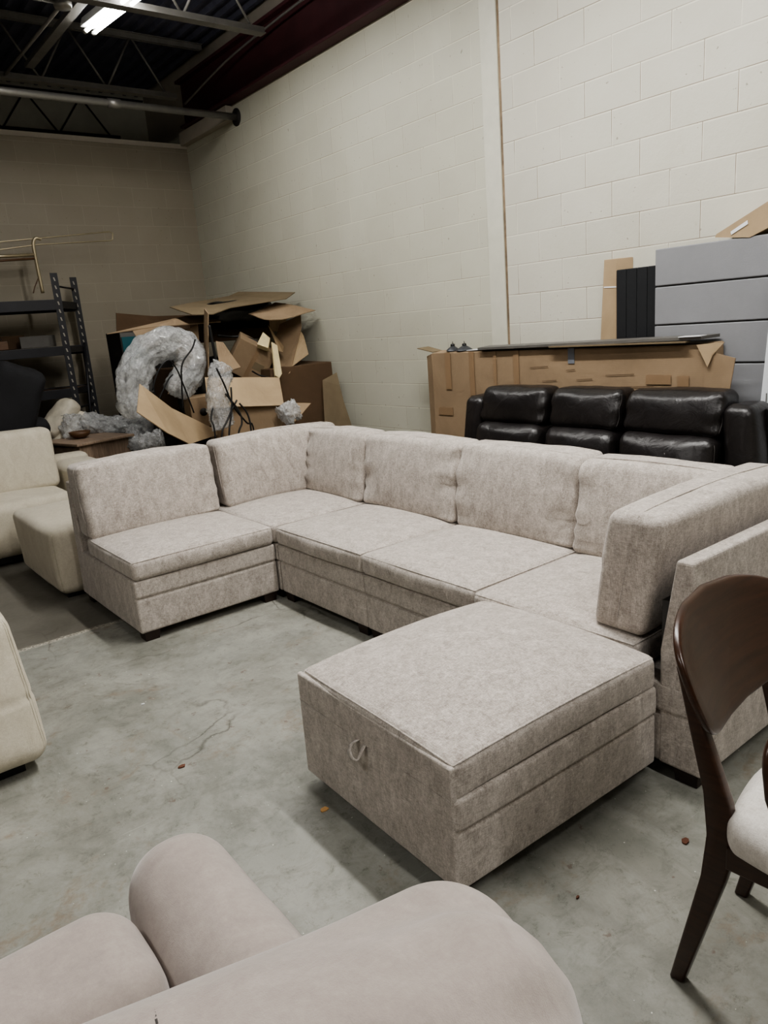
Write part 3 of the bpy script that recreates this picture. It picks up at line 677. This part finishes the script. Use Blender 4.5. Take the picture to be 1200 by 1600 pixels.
o, sf = cushion('ottoman_body', (.36, .49, .215), .055, 'cream', co_, (.012, .012, .03), (1.425, 5.29, .245), lambda v: Vector((v.x * (1 + .10 * v.z), v.y * (1 + .06 * v.z), v.z)), .006, 3, (10, 12, 8), 1)
tube('seam', [sf(-.36, -.49, -.215 + .43 * i / 14) for i in range(15)], .003, 'cream', o, 5)
box('ottoman_base', (1.12, 4.86, .0), (1.74, 5.70, .05), 'black', co_)
fc = thing('cream_armchair', 'cream upholstered piece at the left edge, nearest the camera of the cream ones', 'armchair', (0, 0, 0))
def wfc(v):
    v = v.copy(); k = math.exp(-((v.z + .04) / .008) ** 2)
    if v.y < -.3: v.y += .008 * k
    if v.x > .3: v.x += -.005 * k
    t = (v.z + .26) / .52; v.x += -.03 * t * (v.x > 0); v.y += .16 * t * (v.y < 0) * (abs(v.y) / .42)
    return v
o, sf = cushion('armchair_body', (.50, .42, .282), .07, 'cream', fc, (.012, .02, .02), (-.008, 3.235, .332), wfc, .006, 3, (12, 12, 30), 6)
for dx in (0.0, -.022): tube('seam', [sf(.5 + dx * 0, -.42 + (-dx) * 1.0, -.265 + .53 * i / 20) for i in range(21)], .0028, 'cream', o, 5)
box('armchair_base', (-.45, 2.90, .0), (.40, 3.62, .06), 'black', fc)

# end table with small bowl
et = thing('end_table', 'small gray brown wooden end table behind the armless section', 'side table', (2.11, 7.26, 0), .25)
box('table_top', (-.30, -.32, .695), (.30, .32, .72), 'tablewood', et, .006)
box('apron', (-.26, -.28, .45), (.26, .28, .695), 'tablewood', et, .004)
dr = box('drawer', (-.268, -.26, .50), (-.258, .26, .63), 'tablewood', et, .003); lathe('drawer_knob', [(0, 0), (.012, .004), (.014, .012), (0, .018)], 'black', dr, 12).matrix_local = Matrix.Translation((-.268, 0, .565)) @ Matrix.Rotation(-PI / 2, 4, 'Y')
for x in (-.24, .24):
    for y in (-.28, .28): box('leg', (x - .025, y - .025, 0), (x + .025, y + .025, .46), 'tablewood', et, .003)
bw = lathe('wooden_bowl', [(0, .004), (.05, .004), (.085, .03), (.10, .065), (.092, .065), (.078, .034), (.045, .014), (0, .012)], 'brownwood', None, 28, (2.06, 7.30, .721))
tag(bw, 'small brown wooden bowl on the end table', 'bowl')
# reclined cream chair behind the sofa
rc = thing('reclined_armchair', 'cream leather reclined armchair with puffy arm behind the cream sofa', 'armchair', (0, 0, 0))
Mr = Matrix.Translation(aty(88, 660, 7.68)) @ Matrix.Rotation(-.72, 4, 'Y')
cushion('puffy_arm', (.22, .12, .085), .075, 'creamleather', rc, (.0, .02, .02), (.05, 0, .0), None, .015, 6, (8, 5, 5), 3, xf=Mr)
cushion('back_cushion', (.27, .14, .055), .05, 'creamleather', rc, (0, .02, .02), (-.03, .02, -.125), None, .01, 5, (8, 6, 4), 7, xf=Mr)
cushion('armchair_body', (.20, .13, .30), .08, 'creamleather', rc, (.01, .01, .01), (2.12, 7.74, .32), None, .01, 4, (8, 6, 5), 9)
# dark upholstered heap
dk = thing('dark_recliner', 'dark gray upholstered recliner tipped up in front of the metal rack', 'recliner')
Md = Matrix.Translation(aty(6, 648, 7.45)) @ Matrix.Rotation(.42, 4, 'Y')
cushion('back_cushion', (.22, .3, .55), .09, 'quilt', dk, (.03, .02, .02), (0, 0, -.1), None, .02, 5, (6, 6, 12), 2, xf=Md)
cushion('armrest', (.14, .22, .40), .09, 'quilt', dk, (.03, .02, .02), (.24, 0, -.35), None, .02, 5, (6, 6, 10), 5, xf=Md)
cushion('seat', (.26, .25, .36), .09, 'quilt', dk, (.02, .02, .02), (1.42, 7.3, .38), None, .02, 5, (10, 6, 6), 8)

# ------------------------------------------------------------------ steel rack by the far wall
rk = thing('steel_rack', 'dark steel shelving rack standing by the far wall at left', 'shelving rack', (2.27, 7.97, 0), -.02)
Wk, Dk, Tk = 1.5, .53, 2.28
SH = .62   # the rack end is skewed
for (x, y) in ((0, 0), (SH * Dk, Dk), (-Wk, 0), (-Wk + SH * Dk, Dk)):
    pst = box('post', (x - .035, y - .004, 0), (x + .035, y, Tk), 'rackpost', rk, .001)
    box('post_flange', (x + .031, y, 0), (x + .035, y + .045, Tk), 'rack', pst, .001)
for z, th in ((2.03, .10), (1.58, .09), (1.16, .09), (.62, .09)):
    fr = box('shelf_beam', (-Wk, -.012, z - th), (-.03, .018, z), 'rack', rk, .002); box('shelf_beam', (-Wk + SH * Dk, Dk - .02, z - th), (SH * Dk - .03, Dk + .01, z), 'rack', rk, .002)
    hexa('shelf_beam', [(-.03, 0, z - th + .02), (0, 0, z - th + .02), (SH * Dk, Dk, z - th + .02), (SH * Dk - .03, Dk, z - th + .02), (-.03, 0, z - .01), (0, 0, z - .01), (SH * Dk, Dk, z - .01), (SH * Dk - .03, Dk, z - .01)], 'rack', rk)
    hexa('shelf_board', [(-Wk, .02, z - .03), (-.03, .02, z - .03), (SH * Dk - .03, Dk - .02, z - .03), (SH * Dk - Wk, Dk - .02, z - .03), (-Wk, .02, z - .012), (-.03, .02, z - .012), (SH * Dk - .03, Dk - .02, z - .012), (SH * Dk - Wk, Dk - .02, z - .012)], 'cbd', rk)
for z in (2.16, .95): tube('cross_brace', [(-.01, 0, z), (SH * Dk - .01, Dk, z)], .010, 'rack', rk, 6)
tube('cross_brace', [(SH * Dk, Dk - .02, 1.6), (SH * Dk * .45, Dk * .45, .4)], .016, 'rack', rk, 6)
Rk = Matrix.Translation((2.27, 7.97, 0)) @ Matrix.Rotation(-.02, 4, 'Z')
def rkp(x, y, z): return Rk @ Vector((x, y, z))
# things on the rack
def placed_box(name, label, cat, lo, hi, mat, group=None, bevel=.003):
    o = box(name, lo, hi, mat, None, bevel); o.matrix_world = Rk; return tag(o, label, cat, group)
placed_box('shallow_carton', 'shallow brown carton on the middle rack shelf', 'cardboard box', (-1.2, .05, 1.585), (-.52, .40, 1.665), 'brownwood')
placed_box('flat_carton', 'flat tan carton lying behind the shallow one on the rack', 'cardboard box', (-.72, .42, 1.585), (-.28, .54, 1.72), 'cbd')
placed_box('gray_board', 'dark gray board leaning on the middle rack shelf', 'board', (-.36, .28, 1.585), (-.02, .30, 1.70), 'dim')
vs = []; fs = []
for i in range(26):
    p = Vector((random.uniform(-1.15, -.56), random.uniform(.08, .36), 1.668 + random.uniform(0, .035))); n0 = len(vs)
    for k in range(4): vs.append(Rk @ (p + Vector((random.uniform(-.04, .04), random.uniform(-.03, .03), random.uniform(-.012, .02)))))
    fs += [(n0, n0 + 1, n0 + 2), (n0, n0 + 2, n0 + 3)]
tag(mesh_obj('crumpled_foil', vs, fs, 'galv', smooth=False), 'crumpled shiny foil scraps heaped in the shallow carton on the rack', 'foil', kind='stuff')
cb_ = cushion('brown_bundle', (.20, .16, .10), .05, 'brownwood', None, (.02, .02, .02), (-.64, .28, 1.265), None, .02, 6, (6, 6, 4), 3, xf=Rk)[0]
tag(cb_, 'brown wrapped bundle on the lower rack shelf', 'bundle')
vs = []; fs = []
N = 10
for i in range(N):
    for j in range(5): vs.append(Rk @ Vector((-.68 + .40 * i / (N - 1), .0 + .12 * j / 4, 1.166 + .035 * abs(noise.noise(Vector((i * .6, j * .7, 1)))) + .004)))
for i in range(N - 1):
    for j in range(4): fs.append((i * 5 + j, i * 5 + 5 + j, i * 5 + 6 + j, i * 5 + 1 + j))
tag(mesh_obj('crumpled_paper', vs, fs, 'white', smooth=False), 'crumpled white paper on the lower rack shelf edge', 'paper')
# wire frame and bent tube standing on top shelf
wf_ = thing('wire_rail_frame', 'thin metal rail frame standing on the top rack shelf by the far wall', 'metal frame')
Yw = 8.35
pA = [aty(-60, 388, Yw), aty(0, 378, Yw), aty(170, 362, Yw), aty(176, 364, Yw), aty(176, 374, Yw), aty(172, 376, Yw), aty(62, 382, Yw), aty(0, 390, Yw), aty(-60, 396, Yw)]
tube('rail_loop', pA, .007, 'rod', wf_, 6)
tube('bent_post', smooth_path([aty(64, 374, Yw), aty(56, 372, Yw), aty(52, 378, Yw), aty(53, 390, Yw), aty(60, 425, Yw), aty(67, 458, Yw)], 6), .017, 'rod', wf_, 10)
tube('rail', [aty(-60, 404, Yw), aty(54, 398, Yw)], .018, 'rod', wf_, 8); tube('rail', [aty(-60, 411, Yw), aty(54, 404, Yw)], .012, 'brownwood', wf_, 8)
tube('wire_loop', smooth_path([aty(62, 430, Yw), aty(55, 447, Yw), aty(52, 458, Yw)], 5), .006, 'brownwood', wf_, 5)

# ------------------------------------------------------------------ scrap heap in the corner
SG2 = 'scrap cardboard heaped in the far corner'
def scr(label, pts, mat, name='cardboard_sheet', th=.007, sub=3, buckle=.03, seed=0, cat='cardboard'):
    return tag(sheet(name, [aty(*p) for p in pts], mat, None, th, sub, buckle, seed), label, cat, SG2)
scr('large bent cardboard sheet on top of the scrap heap', [(265, 480, 7.0), (300, 473, 7.3), (357, 463, 7.4), (373, 456, 7.4), (400, 465, 7.0), (461, 457, 6.62), (447, 467, 6.5), (360, 481, 6.5), (333, 491, 6.4), (300, 492, 6.5)], 'cbg', seed=1, sub=0)
scr('smaller cardboard sheet jutting out right at the heap top', [(388, 489, 6.6), (430, 473, 6.7), (493, 486, 6.32), (421, 500, 6.05)], 'cb', seed=2)
scr('dark brown cardboard panel behind the heap at upper left', [(181, 489, 7.7), (240, 494, 7.7), (330, 491, 7.7), (330, 520, 7.7), (182, 518, 7.7)], 'cbd', seed=3)
scr('thin cardboard sheet sloping out at the left of the heap', [(167, 522, 6.7), (290, 494, 7.0), (335, 492, 7.2), (345, 503, 6.7), (240, 511, 6.6)], 'cb', seed=4, buckle=.01, sub=0)
scr('upright cardboard sheet seen on edge in the middle of the heap', [(320, 482, 6.1), (326, 490, 6.0), (326, 590, 6.0), (319, 590, 6.5)], 'cb', seed=5, buckle=.01)
scr('brown cardboard wedge behind the curved plastic wrap', [(283, 520, 6.8), (309, 507, 6.75), (316, 590, 6.6), (262, 616, 6.7)], 'cb', seed=6)
scr('folded brown flap above the curved plastic wrap', [(208, 520, 7.1), (253, 507, 7.1), (258, 530, 6.9), (222, 545, 6.9)], 'cb', seed=7, buckle=.06)
scr('tall creased cardboard flap at the right of the heap', [(437, 507, 6.6), (470, 492, 6.5), (471, 512, 6.35), (453, 583, 6.1), (436, 592, 6.2), (428, 540, 6.5)], 'cb', seed=8, buckle=.04, sub=0)
scr('rightmost cardboard flap with torn edge in the heap', [(467, 513, 6.4), (474, 525, 6.3), (482, 554, 6.2), (452, 577, 6.15)], 'cbl', seed=9)
scr('narrow cardboard strip leaning left of the small carton', [(337, 534, 6.45), (349, 536, 6.4), (376, 574, 6.2), (345, 585, 6.2)], 'cb', seed=10)
scr('cardboard strip pointing down at the right side of the heap', [(418, 507, 6.5), (427, 520, 6.4), (443, 541, 6.2), (442, 550, 6.2), (436, 548, 6.2)], 'cbl', seed=11, buckle=.01)
scr('brown inner flap under the sheet jutting out right', [(420, 500, 6.7), (447, 495, 6.7), (443, 520, 6.7), (422, 517, 6.7)], 'cb', seed=13)
scr('large slanting cardboard flap in front of the heap at left', [(218, 600, 5.5), (268, 638, 5.7), (348, 677, 5.95), (296, 694, 5.55), (262, 677, 5.35), (214, 644, 5.35)], 'cbl', seed=12, buckle=.02, sub=0)
scr('triangular cardboard flap at the right front of the heap', [(441, 627, 5.75), (486, 630, 5.7), (457, 662, 5.45)], 'cb', seed=14)
scr('brown cardboard panel leaning on the block wall right of the heap', [(504, 594, 5.95), (526, 582, 5.85), (531, 603, 5.8), (537, 627, 5.75), (549, 663, 5.7), (572, 752, 5.62), (512, 752, 5.85)], 'cbg', seed=15, buckle=.01, sub=0)
def open_carton(label, front, back, mat, inner='cbd', flap=None):
    """box from a 4-point front outline (px,py,Y) and back Y offset"""
    t = thing('cardboard_box', label, 'cardboard box', (0, 0, 0), 0, None)
    Fp = [aty(*p) for p in front]; Bp = [p + Vector(back) for p in Fp]
    sheet('front_panel', Fp, mat, t, .006, 2, .015)
    for i in range(4):
        if i == 0: continue
        sheet('side_panel', [Fp[i], Fp[(i + 1) % 4], Bp[(i + 1) % 4], Bp[i]], mat, t, .006)
    sheet('rear_panel', Bp, inner, t, .006)
    if flap: sheet('flap', [aty(*p) for p in flap], 'cbl', t, .006, 2, .012)
    return t
open_carton('big open carton at the front of the heap with bright folded flap', [(350, 636, 5.62), (443, 634, 5.55), (434, 720, 5.55), (350, 720, 5.62)], (.15, .55, 0), 'cb', flap=[(320, 590, 5.75), (436, 590, 5.7), (443, 634, 5.5), (363, 636, 5.55), (325, 640, 5.6)])
hc = thing('cardboard_box', 'large carton, darkened for shade, standing behind at the right of the heap', 'cardboard box')
q = [aty(440, 575, 6.15), aty(503, 564, 6.15)]
hexa('carton_body', [(3.50, 6.15, 0), (4.16, 6.02, 0), (4.22, 6.7, 0), (3.56, 6.7, 0), (3.52, 6.15, q[0].z), (q[1].x + .02, 6.02, q[1].z - .01), (4.22, 6.7, q[1].z), (3.56, 6.7, q[0].z)], 'cbd', hc, .004)  # shade on this carton is painted with the darker cardboard
bx = thing('cardboard_box', 'small taped carton tilted in the middle of the heap', 'cardboard box', aty(392, 562, 6.5))
bx.rotation_euler = (.25, .55, -.35)
box('carton_body', (-.19, -.15, -.16), (.17, .15, .17), 'cb', bx, .004); box('tape', (-.02, -.152, -.161), (.02, .0, .172), 'tapebrown', bx); box('stamp', (.02, -.1515, -.04), (.12, -.1505, .03), 'cbg', bx)
bx = thing('cardboard_box', 'small carton with a round black mark in the lower left of the heap', 'cardboard box', aty(311, 640, 6.1))
bx.rotation_euler = (.05, 0, -.15)
box('carton_body', (-.10, -.10, -.14), (.10, .10, .12), 'cb', bx, .004)
lathe('round_mark', [(.0, 0), (.034, 0), (.034, .001), (0, .001)], 'ink', bx, 20).matrix_local = Matrix.Translation((.01, -.1005, -.01)) @ Matrix.Rotation(PI / 2, 4, 'X')
bx = thing('cardboard_box', 'teal and black printed carton at the left end of the heap', 'cardboard box')
p0 = aty(186, 519, 7.55)
box('carton_body', (p0.x, 7.55, .62), (p0.x + .55, 7.95, p0.z), 'ink', bx, .004); box('teal_print', (p0.x + .015, 7.545, p0.z - .33), (p0.x + .26, 7.5505, p0.z - .05), 'teal', bx); box('white_print', (p0.x + .005, 7.544, p0.z - .05), (p0.x + .30, 7.5505, p0.z - .01), 'dim', bx); box('white_print', (p0.x + .02, 7.544, p0.z - .62), (p0.x + .26, 7.5505, p0.z - .36), 'dim', bx)
bx = thing('cardboard_box', 'long dark brown carton lying under the top sheets of the heap', 'cardboard box')
a = aty(328, 497, 7.1); b = aty(422, 503, 6.9)
hexa('carton_body', [(a.x, 7.1, 1.50), (b.x, 6.9, 1.50), (b.x + .05, 7.4, 1.5), (a.x, 7.6, 1.5), (a.x, 7.1, a.z), (b.x, 6.9, b.z), (b.x + .05, 7.4, b.z), (a.x, 7.6, a.z)], 'cbd', bx, .004)
bx = thing('cardboard_box', 'large brown carton added as dark backing at the bottom of the heap', 'cardboard box')
box('carton_body', (2.95, 7.0, 0), (4.1, 7.9, 1.28), 'cbd', bx, .006)  # added behind the heap so its gaps read dark
bx = thing('cardboard_box', 'dark carton standing below the curved plastic wrap', 'cardboard box')
box('carton_body', (2.62, 7.12, 0), (2.93, 7.5, .60), 'ink', bx, .006)
bx = thing('cardboard_box', 'low open carton behind the armless section back', 'cardboard box')
a = aty(215, 715, 5.6); box('carton_body', (1.86, 5.55, .0), (2.7, 5.95, .66), 'cb', bx, .004)
# black lumps added for the shaded gaps, foam pieces, cables, wraps
tag(cushion('dark_gap_lump', (.42, .22, .35), .12, 'gapblack', None, (.05, .03, .05), (3.35, 6.75, .98), None, .05, 4, (8, 6, 8), 3)[0], 'black lump added for the shaded gap in the middle of the heap', 'bag')
tag(cushion('dark_gap_lump', (.36, .10, .12), .07, 'gapblack', None, (.03, .03, .02), tuple(aty(375, 492, 6.95)), None, .03, 5, (8, 6, 6), 5)[0], 'black lump added for the shaded gap under the top cardboard sheet', 'bag')
fo = tag(sheet('foam_strip', [aty(*p) for p in ((424, 535, 6.2), (433, 541, 6.15), (440, 585, 6.05), (436, 592, 6.05), (429, 588, 6.05))], 'foam', None, .04, 2, .01), 'cream foam strip hanging at the right of the heap', 'packing foam', 'cream packing foam in the heap')
fo = tag(sheet('foam_block', [aty(*p) for p in ((404, 535, 6.3), (411, 521, 6.3), (422, 530, 6.25), (419, 546, 6.2), (402, 540, 6.25))], 'foam', None, .05, 2, .01), 'cream foam block beside the small taped carton', 'packing foam', 'cream packing foam in the heap')
def wrap(label, pts, rad, mat='film', name='bubble_wrap', seed=0, n=44, m=12):
    P = smooth_path([aty(*p) for p in pts], m); N = len(P); vs = []; fs = []; prev = None
    for i, p in enumerate(P):
        t = (P[min(N - 1, i + 1)] - P[max(0, i - 1)]).normalized(); u = (t.orthogonal() if prev is None else prev - t * prev.dot(t)).normalized(); prev = u; w_ = t.cross(u)
        k0 = i / (N - 1); R0 = rad * (min(1, (k0 * 7) ** .5 + .25) * min(1, ((1 - k0) * 7) ** .5 + .25))
        for k in range(n):
            an = 2 * PI * k / n; d = u * math.cos(an) + w_ * math.sin(an)
            q = Vector((math.cos(an) * 1.6 + seed, math.sin(an) * 1.6, k0 * 5)); q2 = Vector((math.cos(an) * 4.5 + seed, math.sin(an) * 4.5, k0 * 7)); rr = R0 * (1 + .28 * noise.noise(q) + .55 * abs(noise.noise(q2)) + .30 * abs(noise.noise(q2 * 2.3)) - .22)
            vs.append(p + d * rr)
    for i in range(N - 1):
        for k in range(n): fs.append((i * n + k, i * n + (k + 1) % n, (i + 1) * n + (k + 1) % n, (i + 1) * n + k))
    fs.append(tuple(range(n))); fs.append(tuple(range((N - 1) * n, N * n)))
    return tag(mesh_obj(name, vs, fs, mat, None, True), label, 'plastic wrap', 'clear plastic wrap thrown in the heap')
gw = wrap('big curved roll of clear plastic wrap at the left of the heap', [(211, 655, 6.2), (208, 620, 6.2), (210, 585, 6.2), (222, 555, 6.2), (248, 540, 6.2), (278, 538, 6.2), (299, 555, 6.15), (297, 580, 6.15), (284, 600, 6.15), (276, 618, 6.2)], .125, 'film2', seed=1)
wrap('long twist of clear plastic wrap hanging over the bright carton', [(350, 572, 5.45), (343, 590, 5.42), (340, 620, 5.4), (345, 650, 5.38), (352, 668, 5.38)], .085, 'film', seed=4)
wrap('roll of clear wrap lying behind the wooden end table', [(120, 655, 7.6), (150, 664, 7.6), (180, 668, 7.6), (210, 664, 7.5), (240, 668, 7.4)], .10, 'film2', seed=6)
wrap('white plastic bundle left of the wooden bowl', [(108, 650, 7.6), (112, 668, 7.55), (118, 688, 7.5)], .10, 'film2', 'plastic_bundle', seed=9)
wrap('small crumple of clear wrap right of the end table', [(222, 700, 6.1), (238, 692, 6.05), (256, 688, 6.0)], .09, 'film', seed=11)
wrap('gray plastic bag on the triangular flap at the heap right', [(440, 652, 5.4), (450, 645, 5.4), (463, 640, 5.4)], .085, 'film2', 'plastic_bag', seed=13)
wrap('hanging end of clear wrap behind the end table', [(205, 672, 7.2), (210, 686, 7.1), (214, 698, 7.0)], .07, 'film2', seed=15)
def cable(label, pts, r=.007):
    if pts[-1][1] >= 660: pts = pts + [(pts[-1][0] + 8, 800, pts[-1][2])]
    tag(tube('black_cable', smooth_path([aty(*p) for p in pts], 6), r, 'cable', n=6), label, 'cable', 'black cables tangled in the heap')
cable('black cable crossing the curved wrap from upper right', [(305, 530, 5.95), (300, 545, 5.95), (285, 568, 5.95), (284, 600, 5.95), (286, 640, 5.95)])
cable('black cable looping over the hole of the curved wrap', [(238, 610, 5.95), (247, 580, 5.95), (262, 563, 5.95), (275, 575, 5.95), (288, 605, 5.95), (303, 645, 5.95)])
cable('short black cable inside the curved wrap', [(248, 625, 6.0), (262, 595, 6.0), (270, 585, 6.0)])
cable('black cable bundle running along the long dark carton', [(340, 524, 6.6), (362, 526, 6.6), (380, 526, 6.55), (400, 533, 6.5), (410, 545, 6.45)], .012)
cable('long black cable draped down the hanging wrap', [(338, 575, 5.3), (350, 600, 5.3), (365, 635, 5.3), (385, 660, 5.3), (397, 675, 5.3)])
cable('black cable fanning down at the middle front', [(361, 605, 5.3), (362, 640, 5.28), (358, 690, 5.25)])
cable('black cable bowing right at the middle front', [(352, 615, 5.3), (372, 640, 5.28), (378, 660, 5.26), (372, 690, 5.25)])
cable('black cable bowing left at the middle front', [(370, 625, 5.3), (356, 655, 5.28), (346, 690, 5.25)])
cable('black cable ending low right of the bright carton', [(374, 630, 5.3), (388, 650, 5.28), (394, 690, 5.26)])
cable('black cable at the left of the hanging wrap', [(333, 635, 5.35), (330, 655, 5.33), (336, 680, 5.3)])
cable('black cable curving over the small taped carton', [(394, 580, 6.1), (405, 586, 6.1), (420, 590, 6.0)])
cable('striped strap hanging beside the upright sheet', [(327, 508, 5.9), (332, 535, 5.9), (338, 565, 5.9)], .012)

# ------------------------------------------------------------------ dining chairs (walnut stain, curved back board)
def dining_chair(label, loc, rz):
    """local: rear legs at y = 0, seat extends to -Y, width along X"""
    t = thing('dining_chair', label, 'chair', loc, rz)
    hw = .178
    for s in (-1, 1):
        # rear leg: knee forward at seat height, splayed foot, leaning top.  profile (y,z)
        pr_f = [(.055, 0), (-.032, .33), (-.052, .43), (-.036, .52), (.065, .795)]
        pr_b = [(.088, 0), (.022, .32), (.012, .43), (.022, .53), (.088, .805)]
        prof = pr_f + list(reversed(pr_b))
        prof = [(y + .0, z) for y, z in prof]
        extrude_profile('rear_leg', prof, s * hw - .014, s * hw + .014, 'chairwood', t, .006, 3, True)
        xa = s * .185
        hexa('front_leg', [(xa - .013, -.47, 0), (xa + .013, -.47, 0), (xa + .013, -.442, 0), (xa - .013, -.442, 0), (xa - .02, -.445, .43), (xa + .02, -.445, .43), (xa + .02, -.40, .43), (xa - .02, -.40, .43)], 'chairwood', t, .005, 3)
    # seat frame and pad
    box('seat_rail', (-.185, -.055, .375), (.185, -.03, .43), 'chairwood', t, .004, 2); box('seat_rail', (-.18, -.445, .375), (.18, -.42, .43), 'chairwood', t, .004, 2)
    for s in (-1, 1): box('seat_rail', (s * .19 - .012, -.44, .375), (s * .19 + .012, -.035, .43), 'chairwood', t, .004, 2)
    def ws(v):
        v = v.copy(); a = abs(v.x / .25); b = abs(v.y / .235)
        # squircle outline
        k = 1 - .13 * (a * b) ** 1.5
        v.x *= k; v.y *= k
        return v
    cushion('seat_pad', (.25, .228, .043), .036, 'seatweave', t, (.006, .006, .016), (0, -.240, .468), ws, .0, 3, (14, 14, 3), k=5)
    # back board, concave towards the seat
    out = []
    n = 72
    for k in range(n):
        a = 2 * PI * k / n; c, s_ = math.cos(a), math.sin(a); e = 2 / 5.2
        x = .272 * math.copysign(abs(c) ** e, c); z = .099 * math.copysign(abs(s_) ** e, s_)
        z += .040 * (1 - (x / .268) ** 2) * (1 if z > 0 else -.15)
        if z < 0: x *= 1 - .10 * (-z / .104)
        out.append((x, z))
    def sf(s_, t_, off):
        y = .028 + .095 * (1 - (s_ / .268) ** 2) * .55 + t_ * .42 - .062
        return Vector((s_, y + .045 - off,   .781 + t_))
    plate('back_board', out, .020, sf, 'chairwood', t, 8, .007)
    return t
dining_chair('dark walnut dining chair with pale seat pad and curved back board, right of the ottoman', (1.528, .70, 0), .07)
dining_chair('dark wooden dining chair mostly cut off by the bottom right corner', (1.240, .258, 0), -PI / 4)

# ------------------------------------------------------------------ foreground taupe recliner sofa
fs_ = thing('taupe_recliner_sofa', 'taupe microfiber recliner sofa in the foreground, seen from behind its back', 'sofa', (0, 0, 0))
def wback(v):
    v = v.copy(); ex = max(0, (v.x - .36) / .24)
    a = math.atan2(v.z, v.y); k = 1 + (.055 * math.cos(a * 8 + 1.2) + .03 * math.cos(a * 15)) * min(1, ex) ** 1.5
    k *= 1 - .10 * min(1, abs(v.y * v.z) / (.175 * .17)) ** 1.4
    v.y *= k; v.z *= k
    v.z += -.015 * max(0, v.x / .62) ** 3
    if v.x > 0: v.x += .55 * min(0, v.y) * (v.x / .6) ** 2 + .12 * min(0, v.z) * (v.x / .6)
    return v
Mb = Matrix.Translation((-.192, .478, .864)) @ Matrix.Rotation(-.205, 4, 'Z')
o, sf = cushion('back_cushion', (.635, .175, .17), .085, 'taupe', fs_, (.02, .035, .03), (0, 0, 0), wback, .006, 4, (30, 12, 12), 4, xf=Mb, k=9)
ST = []
for i in range(64):                      # short stitches over the top of the back
    a0, a1 = -.1 + i * .05, -.1 + i * .05 + .036
    q0, q1 = [sf(.30, .175 * max(-1, min(1, 1.3 * math.cos(a))), .17 * max(-1, min(1, 1.3 * math.sin(a)))) for a in (a0, a1)]
    if (q1 - q0).length > .002: ST.append((q0, q1))
vs = []; fs = []
for q0, q1 in ST:
    d = (q1 - q0).normalized(); u = d.orthogonal().normalized() * .0014; w_ = d.cross(u); n0 = len(vs)
    vs += [q0 + u, q0 + w_, q0 - u, q0 - w_, q1 + u, q1 + w_, q1 - u, q1 - w_]
    fs += [(n0 + k, n0 + (k + 1) % 4, n0 + 4 + (k + 1) % 4, n0 + 4 + k) for k in range(4)]
stt = mesh_obj('stitching', vs, fs, 'stitch', o); stt['kind'] = 'stuff'
cushion('back_body', (.60, .14, .34), .09, 'taupe', fs_, (.01, .01, 0), (-.22, .40, .42), None, .006, 4, (14, 6, 8), 2)
cushion('armrest', (.098, .44, .225), .094, 'taupe', fs_, (.008, .012, .008), (.372, .84, .415), lambda v: Vector((v.x, v.y, v.z + .02 * max(0, v.y / .4))), .005, 4, (6, 14, 8), 6, k=7)
cushion('footrest_cushion', (.46, .125, .10), .068, 'taupe', fs_, (.01, .01, .012), (-.200, 1.06, .55), None, .005, 4, (16, 5, 4), 7, k=7)
cushion('seat_cushion', (.45, .22, .12), .08, 'taupe', fs_, (.01, .01, .02), (-.21, .72, .42), None, .005, 4, (14, 8, 4), 8)
box('sofa_base', (-.82, .34, .03), (.42, 1.15, .28), 'taupe', fs_, .03, 3)
for x in (-.75, .38):
    for y in (.4, 1.08): foot(fs_, x, y, .03, .04)

# ------------------------------------------------------------------ litter on the floor
def flake(name, label, px, py, size, mat, cat, rz=.4, seed=1):
    r = ray(px, py); t = -H / r.z; p = Vector((r.x * t, r.y * t, .003)); rnd = random.Random(seed); pts = []
    for k in range(7):
        a = 2 * PI * k / 7 + rz; R = size * rnd.uniform(.6, 1.1); pts.append(p + Vector((R * math.cos(a) * 1.4, R * math.sin(a) * .8, 0)))
    tag(sheet(name, pts, mat, None, .004), label, cat)
flake('wood_chip', 'small tan chip on the floor beside the ottoman', 507, 1266, .014, 'chip', 'chip', .2, 1)
flake('brown_leaf_scrap', 'small brown scrap on the floor left of the dining chair leg', 1070, 1316, .013, 'brown', 'scrap', .6, 2)
flake('brown_paint_flake', 'tiny brown flake on the floor right of the taupe sofa', 903, 1403, .006, 'brown', 'flake', .3, 3)
flake('white_paper_scrap', 'tiny white scrap on the open floor left of the ottoman', 223, 1101, .007, 'white', 'scrap', .3, 4)
flake('red_paint_flake', 'small rust red flake on the floor above the taupe arm', 285, 1198, .012, 'brown', 'flake', .5, 5)

sc = bpy.context.scene
sc.view_settings.view_transform = 'AgX'; sc.view_settings.look = 'AgX - Medium High Contrast'; sc.view_settings.exposure = 0.2
